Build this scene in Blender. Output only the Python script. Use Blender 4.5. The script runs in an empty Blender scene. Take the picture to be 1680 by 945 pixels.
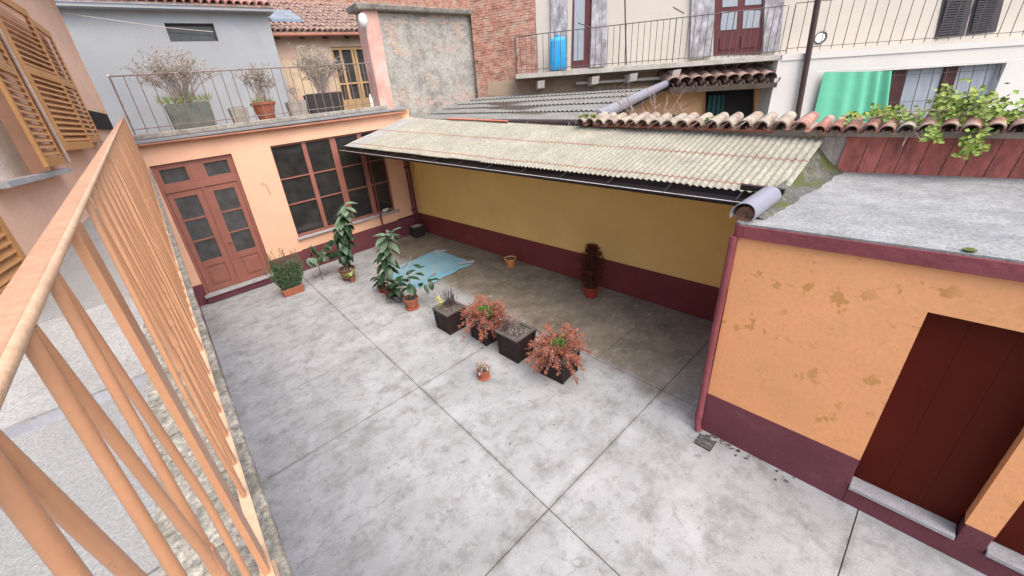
import bpy, bmesh, math, random
from mathutils import Vector, Matrix, noise
random.seed(7)
R_ = math.radians
scn = bpy.context.scene
COL = scn.collection

# ------------------------------------------------------------------ camera
H = 3.9
FPX = 614.25
CX, CY = 754.65, 446.79            # principal point in the 1680x945 photograph
RW = [Vector((0.7739212, -0.6221469, -0.1182337)), Vector((-0.3424236, -0.2540578, -0.9045445)), Vector((0.5327213, 0.7405322, -0.4096585))]
cam_d = bpy.data.cameras.new('camera'); cam = bpy.data.objects.new('camera', cam_d); COL.objects.link(cam)
cam_d.sensor_width = 36; cam_d.lens = FPX/1680*36
cam_d.shift_x = (840-CX)/1680; cam_d.shift_y = -(472.5-CY)/1680
cam_d.clip_start = 0.02; cam_d.clip_end = 400
r, u, b = RW[0], -RW[1], -RW[2]
cam.matrix_world = Matrix(((r.x,u.x,b.x,0),(r.y,u.y,b.y,0),(r.z,u.z,b.z,H),(0,0,0,1)))
scn.camera = cam

# ------------------------------------------------------------------ light
world = bpy.data.worlds.new('World'); scn.world = world; world.use_nodes = True
wn = world.node_tree; bg = wn.nodes['Background']
sky = wn.nodes.new('ShaderNodeTexSky'); sky.sky_type = 'NISHITA'; sky.sun_disc = False
SUN_EL, SUN_AZ = 58, 184          # azimuth measured clockwise from +Y
sky.sun_elevation = R_(SUN_EL); sky.sun_rotation = R_(SUN_AZ)
sky.air_density = 1.0; sky.dust_density = 4.0; sky.ozone_density = 1.0
wn.links.new(sky.outputs[0], bg.inputs[0]); bg.inputs[1].default_value = 0.15
sd = bpy.data.lights.new('sun', 'SUN'); sun = bpy.data.objects.new('sun', sd); COL.objects.link(sun)
sd.energy = 1.2; sd.angle = R_(80); sd.color = (1, 0.93, 0.82)
a = R_(SUN_AZ); e = R_(SUN_EL)
sdir = Vector((math.sin(a)*math.cos(e), math.cos(a)*math.cos(e), math.sin(e)))
sun.rotation_euler = sdir.to_track_quat('Z', 'Y').to_euler(); sun.location = (0, 0, 20)
scn.view_settings.view_transform = 'Standard'; scn.view_settings.look = 'None'
scn.view_settings.gamma = 1; scn.view_settings.use_curve_mapping = False
scn.view_settings.exposure = 1.15

# ------------------------------------------------------------------ pixel -> point on a known plane
def ray(x, y):
    return RW[0]*((x-CX)/FPX) + RW[1]*((y-CY)/FPX) + RW[2]
def V(x, y, X=None, Y=None, Z=None, n=None, d=None):
    o = Vector((0, 0, H)); v = ray(x, y)
    if X is not None: t = X/v.x
    elif Y is not None: t = Y/v.y
    elif Z is not None: t = (Z-H)/v.z
    else: n = Vector(n); t = (d-n.dot(o))/n.dot(v)
    return o+v*t

# ------------------------------------------------------------------ materials
def lin(c): return tuple((x/12.92 if x <= .04045 else ((x+.055)/1.055)**2.4) for x in [k/255 for k in c])
MATS = {}
def mat(name, col, rough=.8, var=.18, scale=2.5, fine=.12, fscale=45, bump=.15, bscale=60, metal=0, spec=.35, stain=None, stain2=None, alpha=1, stretch=None, trans=0, cluster=0, transl=0):
    m = bpy.data.materials.new(name); m.use_nodes = True; nt = m.node_tree; N = nt.nodes; Lk = nt.links
    p = N['Principled BSDF']; p.inputs['Roughness'].default_value = rough; p.inputs['Metallic'].default_value = metal
    p.inputs['Specular IOR Level'].default_value = spec
    g = N.new('ShaderNodeNewGeometry'); src = g.outputs['Position']
    if stretch:
        mp = N.new('ShaderNodeMapping'); mp.inputs['Scale'].default_value = stretch; Lk.new(src, mp.inputs[0]); src = mp.outputs[0]
    def nz(s, det=5, rg=.6):
        n = N.new('ShaderNodeTexNoise'); n.inputs['Scale'].default_value = s; n.inputs['Detail'].default_value = det; n.inputs['Roughness'].default_value = rg
        Lk.new(src, n.inputs['Vector']); return n.outputs['Fac']
    def ramp(f, a, b):
        mr = N.new('ShaderNodeMapRange'); mr.inputs[1].default_value = a; mr.inputs[2].default_value = b; Lk.new(f, mr.inputs[0]); return mr.outputs[0]
    def mix(f, A, B):
        x = N.new('ShaderNodeMix'); x.data_type = 'RGBA'
        Lk.new(f, x.inputs[0])
        for s, q in ((6, A), (7, B)):
            if isinstance(q, tuple): x.inputs[s].default_value = (*q, 1)
            else: Lk.new(q, x.inputs[s])
        return x.outputs[2]
    lo = tuple(c*(1-var) for c in col); hi = tuple(min(1, c*(1+var)) for c in col)
    c = mix(ramp(nz(scale), .3, .7), lo, hi)
    if fine:
        f2 = ramp(nz(fscale, 3), .3, .7)
        x = N.new('ShaderNodeMix'); x.data_type = 'RGBA'; x.blend_type = 'MULTIPLY'; x.inputs[0].default_value = 1
        rr = mix(f2, (1-fine,)*3, (1+fine,)*3); Lk.new(c, x.inputs[6]); Lk.new(rr, x.inputs[7]); c = x.outputs[2]
    for st in (stain, stain2):
        if st:
            sc, s, t0, t1, amt = st
            f = ramp(nz(s, 6, .65), t0, t1)
            mm = N.new('ShaderNodeMath'); mm.operation = 'MULTIPLY'; mm.inputs[1].default_value = amt; mm.use_clamp = True
            if cluster and st is stain:
                m3 = N.new('ShaderNodeMath'); m3.operation = 'MULTIPLY'; Lk.new(f, m3.inputs[0]); Lk.new(ramp(nz(cluster, 3), .5, .6), m3.inputs[1]); f = m3.outputs[0]
            Lk.new(f, mm.inputs[0]); c = mix(mm.outputs[0], c, sc)
    Lk.new(c, p.inputs['Base Color'])
    if bump:
        bn = N.new('ShaderNodeBump'); bn.inputs['Strength'].default_value = bump; bn.inputs['Distance'].default_value = .02
        Lk.new(nz(bscale, 4), bn.inputs['Height']); Lk.new(bn.outputs[0], p.inputs['Normal'])
    if transl:
        tb_ = N.new('ShaderNodeBsdfTranslucent'); Lk.new(c, tb_.inputs[0]); ms = N.new('ShaderNodeMixShader'); ms.inputs[0].default_value = transl; Lk.new(p.outputs[0], ms.inputs[1]); Lk.new(tb_.outputs[0], ms.inputs[2]); Lk.new(ms.outputs[0], N['Material Output'].inputs[0])
    if trans: p.inputs['Transmission Weight'].default_value = trans
    if alpha < 1: p.inputs['Alpha'].default_value = alpha
    MATS[name] = m; return m

def floor_mat():
    m = bpy.data.materials.new('concrete'); m.use_nodes = True; nt = m.node_tree; N = nt.nodes; K = nt.links.new
    p = N['Principled BSDF']; p.inputs['Specular IOR Level'].default_value = .3
    pos = N.new('ShaderNodeNewGeometry').outputs['Position']
    def nz(sc, det=6, rg=.62, st=None, rot=0, off=(0,0,0)):
        mp = N.new('ShaderNodeMapping'); mp.inputs['Rotation'].default_value = (0, 0, rot); mp.inputs['Scale'].default_value = st or (1,1,1); mp.inputs['Location'].default_value = off; K(pos, mp.inputs[0])
        n = N.new('ShaderNodeTexNoise'); n.inputs['Scale'].default_value = sc; n.inputs['Detail'].default_value = det; n.inputs['Roughness'].default_value = rg; K(mp.outputs[0], n.inputs['Vector']); return n.outputs['Fac']
    def rng(f, a, b, c=0, d=1):
        r_ = N.new('ShaderNodeMapRange'); r_.inputs[1].default_value = a; r_.inputs[2].default_value = b; r_.inputs[3].default_value = c; r_.inputs[4].default_value = d; K(f, r_.inputs[0]); return r_.outputs[0]
    def ma(op, x, y=None):
        q = N.new('ShaderNodeMath'); q.operation = op
        for i, w in enumerate((x, y)):
            if w is None: continue
            if isinstance(w, (int, float)): q.inputs[i].default_value = w
            else: K(w, q.inputs[i])
        return q.outputs[0]
    def mix(f, A, B):
        x = N.new('ShaderNodeMix'); x.data_type = 'RGBA'
        if isinstance(f, float): x.inputs[0].default_value = f
        else: K(f, x.inputs[0])
        for i, q in ((6, A), (7, B)):
            if isinstance(q, tuple): x.inputs[i].default_value = (*q, 1)
            else: K(q, x.inputs[i])
        return x.outputs[2]
    c = mix(rng(nz(.9), .3, .7), (.30,.31,.315), (.395,.405,.415))
    c = mix(ma('MULTIPLY', rng(nz(3.2, 10, .76), .49, .66), .72), c, (.165,.168,.155))            # mottled dirt
    c = mix(ma('MULTIPLY', rng(nz(1.6, 9, .75, (1, 2.2, 1), .5), .50, .68), .6), c, (.20,.205,.195))   # streaky trowel marks
    c = mix(ma('MULTIPLY', rng(nz(1.7, 9, .74, off=(7,3,0)), .50, .66), .55), c, (.48,.495,.515))   # pale efflorescence
    c = mix(ma('MULTIPLY', rng(nz(9, 8, .75, off=(3,9,1)), .57, .66), .6), c, (.15,.15,.125))   # dark flecks
    sx = N.new('ShaderNodeSeparateXYZ'); K(pos, sx.inputs[0]); X, Y = sx.outputs[0], sx.outputs[1]
    # brown dirt washed down under the canopy edge
    bx = ma('ADD', ma('SUBTRACT', X, 4.48), ma('ADD', ma('MULTIPLY', ma('SUBTRACT', nz(1.3, 7, .7), .5), 1.3), ma('MULTIPLY', Y, -.045)))
    bx = ma('ADD', bx, .42); near = rng(Y, .9, 1.9)
    brown = ma('MULTIPLY', rng(bx, -.10, .28), near)
    bc = mix(rng(nz(1.8, 8, .7), .35, .7), (.12,.097,.068), (.27,.228,.172)); bc = mix(ma('MULTIPLY', rng(nz(4, 8, .7, (1, 2, 1), -.4, (1,1,1)), .54, .68), .7), bc, (.36,.335,.29))
    c = mix(ma('MULTIPLY', brown, .92), c, bc)
    # dirt and lichen caught along the casting joints
    dl = ma('ABSOLUTE', ma('SUBTRACT', X, ma('ADD', ma('MULTIPLY', Y, .0235), 1.891)))
    for yj in (-.29, 1.67, 4.23): dl = ma('MINIMUM', dl, ma('ABSOLUTE', ma('SUBTRACT', Y, yj)))
    jd = ma('MULTIPLY', rng(dl, .0, .055, 1, 0), rng(nz(2.6, 6, .7, off=(5,5,5)), .42, .66))
    c = mix(ma('MULTIPLY', jd, .75), c, (.13,.13,.10))
    # hairline cracks
    vo = N.new('ShaderNodeTexVoronoi'); vo.feature = 'DISTANCE_TO_EDGE'; vo.inputs['Scale'].default_value = .55
    wp = N.new('ShaderNodeVectorMath'); wp.operation = 'ADD'; nn = N.new('ShaderNodeTexNoise'); nn.inputs['Scale'].default_value = 2.2; nn.inputs['Detail'].default_value = 6; K(pos, nn.inputs['Vector'])
    sc_ = N.new('ShaderNodeVectorMath'); sc_.operation = 'SCALE'; sc_.inputs['Scale'].default_value = .5; K(nn.outputs['Color'], sc_.inputs[0]); K(pos, wp.inputs[0]); K(sc_.outputs[0], wp.inputs[1]); K(wp.outputs[0], vo.inputs['Vector'])
    ck = ma('MULTIPLY', rng(vo.outputs['Distance'], 0, .006, 1, 0), rng(nz(.8, 3, .5, off=(2,8,0)), .52, .6))
    c = mix(ma('MULTIPLY', ck, .4), c, (.10,.10,.09))
    g_ = rng(nz(110, 3, .6), .3, .7, .86, 1.14)
    x = N.new('ShaderNodeMix'); x.data_type = 'RGBA'; x.blend_type = 'MULTIPLY'; x.inputs[0].default_value = 1; K(c, x.inputs[6]); K(g_, x.inputs[7])
    K(x.outputs[2], p.inputs['Base Color'])
    K(rng(nz(2.5), .3, .7, .6, .9), p.inputs['Roughness'])
    bn = N.new('ShaderNodeBump'); bn.inputs['Strength'].default_value = .35; bn.inputs['Distance'].default_value = .01; K(ma('ADD', nz(60, 5), ma('MULTIPLY', nz(7, 4), 1.5)), bn.inputs['Height']); K(bn.outputs[0], p.inputs['Normal'])
    MATS['concrete'] = m
floor_mat(); MATS['old_concrete'] = MATS['concrete']
mat('ground', (.2,.19,.17))
mat('joint_dirt', (.11,.105,.09), .95)
mat('orange', (.87,.41,.18), .75, .05, 1.2, .05, 30, .22, 30, stain=((.58,.29,.08), 5.5, .585, .597, .85), stain2=((.74,.36,.17), 1.3, .45, .8, .8), cluster=1.1)
mat('peach', (.78,.46,.31), .85, .07, 1.0, .05, 40, .15, 60)
mat('yellow', (.95,.66,.23), .85, .05, 1.0, .05, 60, .2, 90, stain=((.90,.58,.17), .8, .5, .8, .6))
mat('dado', (.155,.045,.058), .7, .12, 1.5, .1, 40, .25, 30, stain=((.22,.11,.12), 3, .6, .8, .5))
mat('dado_red', (.20,.045,.042), .7, .12, 1.5, .1, 40, .25, 30, stain=((.26,.12,.11), 3, .6, .8, .5))
mat('frame_dark', (.055,.016,.016), .5)
mat('maroon', (.14,.03,.035), .5, .12, 3)
mat('maroon_trim', (.24,.062,.07), .6, .15, 3, .1, 30, .4, 20)
mat('shed_door', (.08,.010,.005), .6, .06, 2, .05, 30, .05, spec=.12)
mat('wood_red', (.29,.115,.085), .45, .10, 3, .08, 30, .06)
mat('glass', (.06,.06,.06), .05, .35, 5, 0, bump=0, spec=.45)
mat('glass_clear', (.045,.045,.045), .04, .35, 4, 0, bump=0, spec=.5, alpha=.55)
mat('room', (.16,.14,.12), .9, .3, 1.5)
mat('stone_sill', (.36,.36,.37), .8, .15, 8, .2, 80, .3)
mat('cap_stone', (.30,.28,.25), .9, .25, 4, .3, 25, .6, 25, stain=((.12,.12,.09), 6, .5, .7, .7))
mat('gutter_brown', (.065,.04,.038), .35, .15, 3, 0, bump=0)
mat('gutter_dark', (.022,.016,.016), .4, .15, 3, 0, bump=0)
mat('strip_white', (.6,.58,.56), .5)
mat('corrug', (.47,.45,.37), .9, .12, 2, .25, 25, .25, 50, stain=((.34,.32,.25), 3, .48, .8, .7), transl=.38)
mat('corrug_clear', (.45,.45,.43), .55, .15, 3, .2, 30, .1, transl=.35)
mat('corrug_grey', (.18,.178,.168), .9, .18, 2, .3, 25, .4, 30, stain=((.36,.36,.31), 14, .62, .7, .7))
mat('rust_edge', (.34,.15,.10), .8)
mat('copper', (.62,.21,.13), .5, .15, 5)
mat('tile_lichen', (.27,.20,.16), .9, .35, 3, .25, 25, .4, 40, stain=((.36,.335,.27), 6, .42, .60, .9), stain2=((.12,.08,.07), 9, .58, .7, .7))
mat('tile', (.27,.125,.095), .85, .30, 3, .2, 25, .3, 40, stain=((.42,.38,.32), 5, .5, .65, .7), stain2=((.14,.09,.075), 7, .55, .7, .7))
mat('tile_far', (.44,.21,.18), .85, .35, 4, .2, 20, .2, 40, stain=((.44,.38,.35), 6, .5, .7, .6))
mat('tile_old', (.27,.18,.15), .85, .40, 5, .2, 20, .2, 40, stain=((.32,.27,.23), 6, .5, .7, .7))
mat('red_panel', (.46,.14,.11), .85, .2, 3, .2, 20, .4, 25, stain=((.085,.045,.045), 4, .50, .68, .85), stretch=(1,1,.35))
mat('roof_cement', (.25,.255,.255), .9, .2, 3, .25, 40, .6, 30, stain=((.20,.20,.18), 4, .5, .75, .7), stain2=((.37,.38,.385), 7, .52, .72, .6))
mat('moss_cement', (.10,.10,.09), .95, .4, 8, .4, 30, .8, 18, stain=((.075,.085,.018), 3.5, .47, .60, .9), stain2=((.36,.36,.35), 22, .63, .7, .6))
mat('moss', (.10,.125,.03), .95, .4, 12, .3, 40, .8, 25)
mat('pvc', (.24,.24,.29), .35, .06, 3, 0, bump=0)
mat('brick_end', (.26,.12,.07), .95, .5, 16, .3, 60, 1.0, 30, stain=((.10,.08,.06), 14, .5, .6, .8))
mat('grey_plaster', (.32,.335,.355), .9, .06, .8, .05, 30, .1, stain=((.27,.265,.26), 1.3, .5, .8, .6))
mat('tan_plaster', (.52,.41,.28), .9, .15, 1, .08, 30, .2, stain=((.56,.33,.30), 1.1, .5, .6, .8))
mat('pink_pillar', (.56,.33,.28), .9, .15, 2, .1, 30, .3, stain=((.50,.46,.42), 1.7, .5, .62, .8))
mat('old_render', (.35,.335,.305), .95, .15, 1.6, .25, 14, .5, 20, stain=((.16,.155,.14), 2.6, .46, .70, .85), stain2=((.47,.33,.28), 1.5, .58, .72, .5))
mat('mortar', (.42,.36,.30), .95, .2, 6)
mat('brick', (.38,.18,.13), .9, .4, 6, .25, 30, .3, 40, stain=((.46,.36,.30), 4, .46, .68, .75))
mat('brick_pale', (.42,.31,.26), .9, .3, 6, .25, 30, .3, 40, stain=((.42,.40,.37), 4, .46, .6, .8))
mat('cream', (.52,.475,.42), .85, .04, .7, .04, 30, .1)
mat('white_wall', (.58,.565,.54), .85, .04, .8, .04, 30, .1)
mat('balc_slab', (.40,.38,.34), .9, .25, 3, .2, 30, .4)
mat('brown_wall', (.36,.27,.20), .9, .15, 2)
mat('corbel', (.66,.60,.55), .9, .1, 5)
mat('iron', (.10,.085,.08), .5, .2, 8, 0, bump=0)
mat('iron_far', (.22,.16,.14), .6, .2, 8, 0, bump=0)
mat('door_maroon', (.10,.022,.026), .5, .1, 4)
mat('pane_curtain', (.30,.335,.38), .25, .12, 6, .08, 40, 0, stretch=(5,5,.6))
mat('wrap', (.33,.32,.34), .22, .45, 5, .25, 12, .8, 9, stretch=(1,1,.5))
mat('shutter_dark', (.058,.052,.06), .6, .15, 6)
mat('green_cloth', (.12,.44,.29), .8, .08, 2, .1, 60, .1)
mat('blue_plastic', (.03,.36,.72), .35, .1, 4)
mat('dark_hole', (.012,.011,.011), .9)
mat('dark_green', (.012,.045,.045), .4, .2, 5)
mat('ochre_wall', (.50,.29,.15), .9, .1, 1.5)
mat('pink_house', (.78,.50,.36), .85, .08, .8, .05, 30, .15, stain=((.58,.33,.23), 1.5, .5, .8, .5))
mat('shutter_wood', (.50,.25,.095), .5, .08, 3, .06, 20, .05)
mat('shutter_rod', (.42,.32,.25), .5)
mat('rail_paint', (.47,.235,.125), .34, .05, 9, .03, 90, .08, 60, spec=.5, stain=((.20,.09,.045), 55, .69, .72, .7), stain2=((.55,.32,.20), 16, .60, .68, .4))
mat('rail_top', (.47,.265,.165), .45, .10, 8, .1, 80, .3, 25, spec=.45, stain=((.28,.15,.09), 30, .63, .68, .7), stain2=((.56,.37,.26), 14, .58, .7, .5))
mat('rail_edge', (.55,.36,.23), .45, .1, 6)
mat('walk_cement', (.32,.318,.308), .85, .15, 2, .25, 60, .5, 60, stain=((.20,.195,.175), 2.4, .5, .72, .7))
mat('walk_aggregate', (.30,.28,.235), .95, .3, 9, .5, 35, 1.0, 40, stain=((.16,.145,.11), 6, .48, .66, .7))
mat('walk_tile', (.30,.30,.29), .8, .1, 3, .2, 90, .6, 120, stain=((.26,.255,.235), 3, .52, .75, .7))
mat('channel', (.24,.245,.26), .7)
mat('terracotta', (.36,.12,.07), .7, .15, 6, .1, 40, .1)
mat('terracotta_pale', (.66,.29,.10), .75, .15, 6, .1, 40, .1)
mat('pot_brown', (.16,.055,.035), .6, .15, 6)
mat('pot_red', (.30,.05,.03), .5, .12, 6)
mat('pot_dark', (.035,.03,.032), .6, .2, 6)
mat('pot_green', (.13,.145,.125), .7, .25, 5)
mat('pot_grey', (.30,.27,.24), .8, .2, 6)
mat('planter_wood', (.026,.014,.014), .65, .3, 5, .2, 30, .3, 30, stretch=(1,1,6))
mat('planter_rim', (.11,.09,.08), .6, .3, 6)
mat('soil', (.075,.065,.055), .95, .5, 20, .4, 60, .8, 40, stain=((.36,.34,.30), 28, .54, .62, .7))
mat('zinc', (.12,.13,.135), .5, .2, 6)
mat('leaf_dark', (.020,.055,.022), .38, .35, 6, .15, 30, .05, spec=.5)
mat('leaf_greygreen', (.13,.20,.13), .5, .35, 6, .15, 30, .05)
mat('leaf_rose', (.095,.155,.075), .7, .4, 12, .2, 50, 0)
mat('leaf_grey', (.17,.20,.15), .7, .4, 12, .2, 50, 0)
mat('leaf_bright', (.085,.20,.035), .6, .4, 15, .2, 40, 0)
mat('leaf_pale', (.30,.36,.13), .55, .25, 12, .1, 40, 0)
mat('leaf_ivy', (.19,.27,.05), .6, .45, 9, .2, 40, 0, stain=((.36,.37,.08), 6, .5, .65, .8))
mat('conifer_dry', (.36,.135,.085), .9, .4, 14, .25, 50, 0, stain=((.44,.27,.22), 7, .5, .68, .7))
mat('conifer_dead', (.11,.03,.014), .85, .5, 14, .2, 50, 0)
mat('twig', (.33,.25,.21), .9, .3, 20, bump=0)
mat('twig_pale', (.40,.35,.31), .9, .3, 20, bump=0)
mat('twig_dark', (.10,.075,.065), .9, .4, 20, bump=0)
mat('dry_leaf', (.37,.32,.27), .9, .35, 20, bump=0)
mat('flower_yellow', (.68,.66,.10), .7, .2, 20, bump=0)
mat('white_bit', (.75,.75,.72), .6, .1, 10)
mat('tarp', (.20,.42,.53), .5, .18, 2.5, .12, 30, .1, stain=((.33,.43,.45), 1.6, .45, .7, .9), stain2=((.12,.28,.38), 5, .55, .7, .5))
mat('stem_green', (.10,.13,.05), .7)
mat('eave_wood', (.06,.045,.035), .8, .3, 6)
mat('tan_frame', (.50,.33,.17), .6, .1, 5)
mat('skylight', (.20,.27,.34), .25)
mat('rope', (.55,.50,.44), .9)
mat('awning', (.52,.45,.33), .8)

# ------------------------------------------------------------------ mesh builder
def worldloc(o):
    v = Vector((0,0,0))
    while o: v = v+o.location; o = o.parent
    return v
class MB:
    def __init__(s): s.v = []; s.f = []; s.sm = False
    def add(s, vs, fs):
        k = len(s.v); s.v += [Vector(q) for q in vs]; s.f += [tuple(k+i for i in f) for f in fs]; return s
    def hexa(s, p):   # 8 points: bottom 4 ccw, top 4 ccw
        return s.add(p, [(3,2,1,0),(4,5,6,7),(0,1,5,4),(1,2,6,5),(2,3,7,6),(3,0,4,7)])
    def box(s, x0, x1, y0, y1, z0, z1):
        x0, x1 = sorted((x0, x1)); y0, y1 = sorted((y0, y1)); z0, z1 = sorted((z0, z1))
        return s.hexa([(x0,y0,z0),(x1,y0,z0),(x1,y1,z0),(x0,y1,z0),(x0,y0,z1),(x1,y0,z1),(x1,y1,z1),(x0,y1,z1)])
    def slab(s, pts, thick):   # polygon extruded by vector
        t = Vector(thick); n = len(pts); pts = [Vector(q) for q in pts]
        fs = [tuple(range(n))[::-1], tuple(range(n, 2*n))]+[(i, (i+1) % n, n+(i+1) % n, n+i) for i in range(n)]
        return s.add(pts+[q+t for q in pts], fs)
    def tube(s, pts, rad, n=8, cap=True):
        pts = [Vector(q) for q in pts]; k0 = len(s.v); m = len(pts)
        if not isinstance(rad, (list, tuple)): rad = [rad]*m
        ref = None
        for i, q in enumerate(pts):
            d = (pts[min(i+1, m-1)]-pts[max(i-1, 0)]).normalized()
            if ref is None: ref = d.orthogonal().normalized()
            ref = (ref-d*ref.dot(d)).normalized(); w = d.cross(ref)
            for j in range(n):
                an = 2*math.pi*j/n; s.v.append(q+(ref*math.cos(an)+w*math.sin(an))*rad[i])
        for i in range(m-1):
            for j in range(n):
                s.f.append((k0+i*n+j, k0+i*n+(j+1) % n, k0+(i+1)*n+(j+1) % n, k0+(i+1)*n+j))
        if cap:
            s.f.append(tuple(k0+j for j in range(n))[::-1]); s.f.append(tuple(k0+(m-1)*n+j for j in range(n)))
        s.sm = True
        return s
    def bar(s, p, q, w, h, up=(0,0,1)):   # rectangular bar p->q
        p = Vector(p); q = Vector(q); d = (q-p).normalized(); up = Vector(up); sd = d.cross(up).normalized(); u2 = sd.cross(d)
        a = sd*w/2; c = u2*h/2
        return s.hexa([p-a-c, p+a-c, q+a-c, q-a-c, p-a+c, p+a+c, q+a+c, q-a+c])
    def lathe(s, prof, c=(0,0,0), n=20):
        c = Vector(c); k0 = len(s.v); m = len(prof)
        for (rr, z) in prof:
            for j in range(n):
                an = 2*math.pi*j/n; s.v.append(c+Vector((rr*math.cos(an), rr*math.sin(an), z)))
        for i in range(m-1):
            for j in range(n):
                s.f.append((k0+i*n+j, k0+i*n+(j+1) % n, k0+(i+1)*n+(j+1) % n, k0+(i+1)*n+j))
        s.f.append(tuple(k0+j for j in range(n))[::-1]); s.f.append(tuple(k0+(m-1)*n+j for j in range(n)))
        s.sm = True; return s
    def blade(s, p, d, L, w, nrm=None):   # small leaf: folded quad
        p = Vector(p); d = Vector(d).normalized()
        nrm = Vector(nrm) if nrm else Vector((random.uniform(-1,1), random.uniform(-1,1), random.uniform(-.2,1)))
        sd = d.cross(nrm)
        if sd.length < 1e-4: sd = d.orthogonal()
        sd.normalize(); up = sd.cross(d)
        return s.add([p, p+d*L*.5+sd*w/2+up*w*.15, p+d*L, p+d*L*.5-sd*w/2+up*w*.15], [(0,1,2),(0,2,3)])
    def build(s, name, m, parent=None, bevel=0, smooth=None, kind=None, label=None):
        me = bpy.data.meshes.new(name); off = worldloc(parent)
        me.from_pydata([tuple(q-off) for q in s.v], [], s.f); me.update()
        me.materials.append(MATS[m])
        sm = s.sm if smooth is None else smooth
        if sm:
            me.polygons.foreach_set('use_smooth', [True]*len(me.polygons))
            me.set_sharp_from_angle(angle=R_(62))
        o = bpy.data.objects.new(name, me); COL.objects.link(o)
        if parent: o.parent = parent
        if bevel:
            md = o.modifiers.new('bevel', 'BEVEL'); md.width = bevel; md.segments = 2; md.limit_method = 'ANGLE'
        if kind: o['kind'] = kind
        if label: o['label'] = label
        return o
def thing(name, label, cat, loc=(0,0,0), group=None):
    o = bpy.data.objects.new(name, None); COL.objects.link(o); o.location = loc; o.empty_display_size = .1
    o['label'] = label; o['category'] = cat
    if group: o['group'] = group
    return o
def tag(o, label, cat, group=None):
    o['label'] = label; o['category'] = cat
    if group: o['group'] = group
    return o
def struct(o): o['kind'] = 'structure'; return o
def inst(name, mesh, parent, loc, rot=(0,0,0), scale=(1,1,1)):   # a piece sharing mesh data; loc in world
    o = bpy.data.objects.new(name, mesh); COL.objects.link(o); o.parent = parent
    o.location = Vector(loc)-worldloc(parent); o.rotation_euler = rot; o.scale = scale; return o
def meshof(mb, m, name='piece', smooth=None):
    o = mb.build(name, m, None, smooth=smooth); me = o.data; bpy.data.objects.remove(o); return me
def lerp(a, b, t): return Vector(a)*(1-t)+Vector(b)*t

# ================================================================== ground and courtyard floor
struct(MB().box(-40, 60, -40, 60, -.4, -.12).build('ground', 'ground'))
floor = MB().box(-.45, 6.6, -3.2, 11.0, -.1, -.016).build('courtyard_floor', 'joint_dirt'); struct(floor)
def jx(y): return 1.93+.0235*(y-1.65)
YB = [-3.2, -.29, 1.67, 4.23, 10.95]
BX = 4.33
def slabpoly(pts, m, z=0):
    MB().slab([(x, y, -.012) for x, y in pts], (0, 0, .012+z)).build('paving_slab', m, floor)
g = .0045
for i in range(4):
    y0, y1 = YB[i]+g, YB[i+1]-g
    slabpoly([(-.4, y0), (jx(y0)-g, y0), (jx(y1)-g, y1), (-.4, y1)], 'concrete')
    xr = BX if i > 0 else 4.05
    if i == 3: slabpoly([(jx(y0)+g, y0), (xr+.02, y0), (4.55, 6.4), (4.62, 8.0), (5.0, 10.95), (jx(y1)+g, y1)], 'concrete')
    else: slabpoly([(jx(y0)+g, y0), (xr-g, y0), (xr-g, y1), (jx(y1)+g, y1)], 'concrete')
slabpoly([(BX+g, YB[1]), (6.5, YB[1]), (6.5, 1.67-g), (BX+g, 1.67-g)], 'concrete')
# older brown concrete under the canopy, scored in big squares
def oldleft(y):
    return BX+g if y <= 4.23 else (BX+.02+(4.55-BX-.02)*(y-4.23)/2.17 if y <= 6.4 else (4.55+.07*(y-6.4)/1.6 if y <= 8 else 4.62+.38*(y-8)/2.95))+g
yy = 1.67+.004
while yy < 10.9:
    y1 = min(yy+1.02, 10.95); 
    xs = [None, 5.35, 6.5]
    for k in range(2):
        a0 = oldleft(yy) if k == 0 else 5.353; a1 = oldleft(y1) if k == 0 else 5.353; bb = 5.347 if k == 0 else 6.5
        slabpoly([(a0, yy), (bb, yy), (bb, y1-.006), (a1, y1-.006)], 'old_concrete', random.uniform(-.002, .001))
    yy = y1

# ================================================================== glazed house at the far end
FY = 10.93
gh = thing('garden_room', 'peach rendered room with red wooden double door and wide glazed window facing the yard', 'building', (3, FY, 0))
DX0, DX1, DZ0, DZ1 = -.11, 1.53, .20, 3.44
WX0, WX1, WZ0, WZ1 = 2.44, 5.62, .98, 3.47
def wallpiece(x0, x1, z0, z1): MB().box(x0, x1, FY, FY+.28, z0, z1).build('wall', 'peach', gh)
TOPZ = 3.86
w = MB()
for (x0, x1, z0, z1) in [(-.5, DX0, .55, TOPZ), (DX1, WX0, .55, TOPZ), (WX1, 6.7, .65, TOPZ), (DX0, DX1, DZ1, TOPZ), (WX0, WX1, WZ1, TOPZ), (WX0, WX1, .62, .93)]:
    w.box(x0, x1, FY, FY+.28, z0, z1)
w.build('wall', 'peach', gh)
d = MB()
for (x0, x1, z0, z1) in [(-.5, DX0-.002, 0, .55), (DX1+.002, 6.6, 0, .6 )]:
    d.box(x0, x1, FY-.012, FY+.2, z0, z1)
d.build('dado', 'dado', gh)
MB().box(DX0-.02, DX1+.06, FY-.10, FY+.2, .03, .19).build('door_step', 'dado', gh)
MB().box(DX0-.05, DX1+.16, FY-.16, FY+.22, .19, .232).build('threshold', 'stone_sill', gh, bevel=.006)
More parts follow.
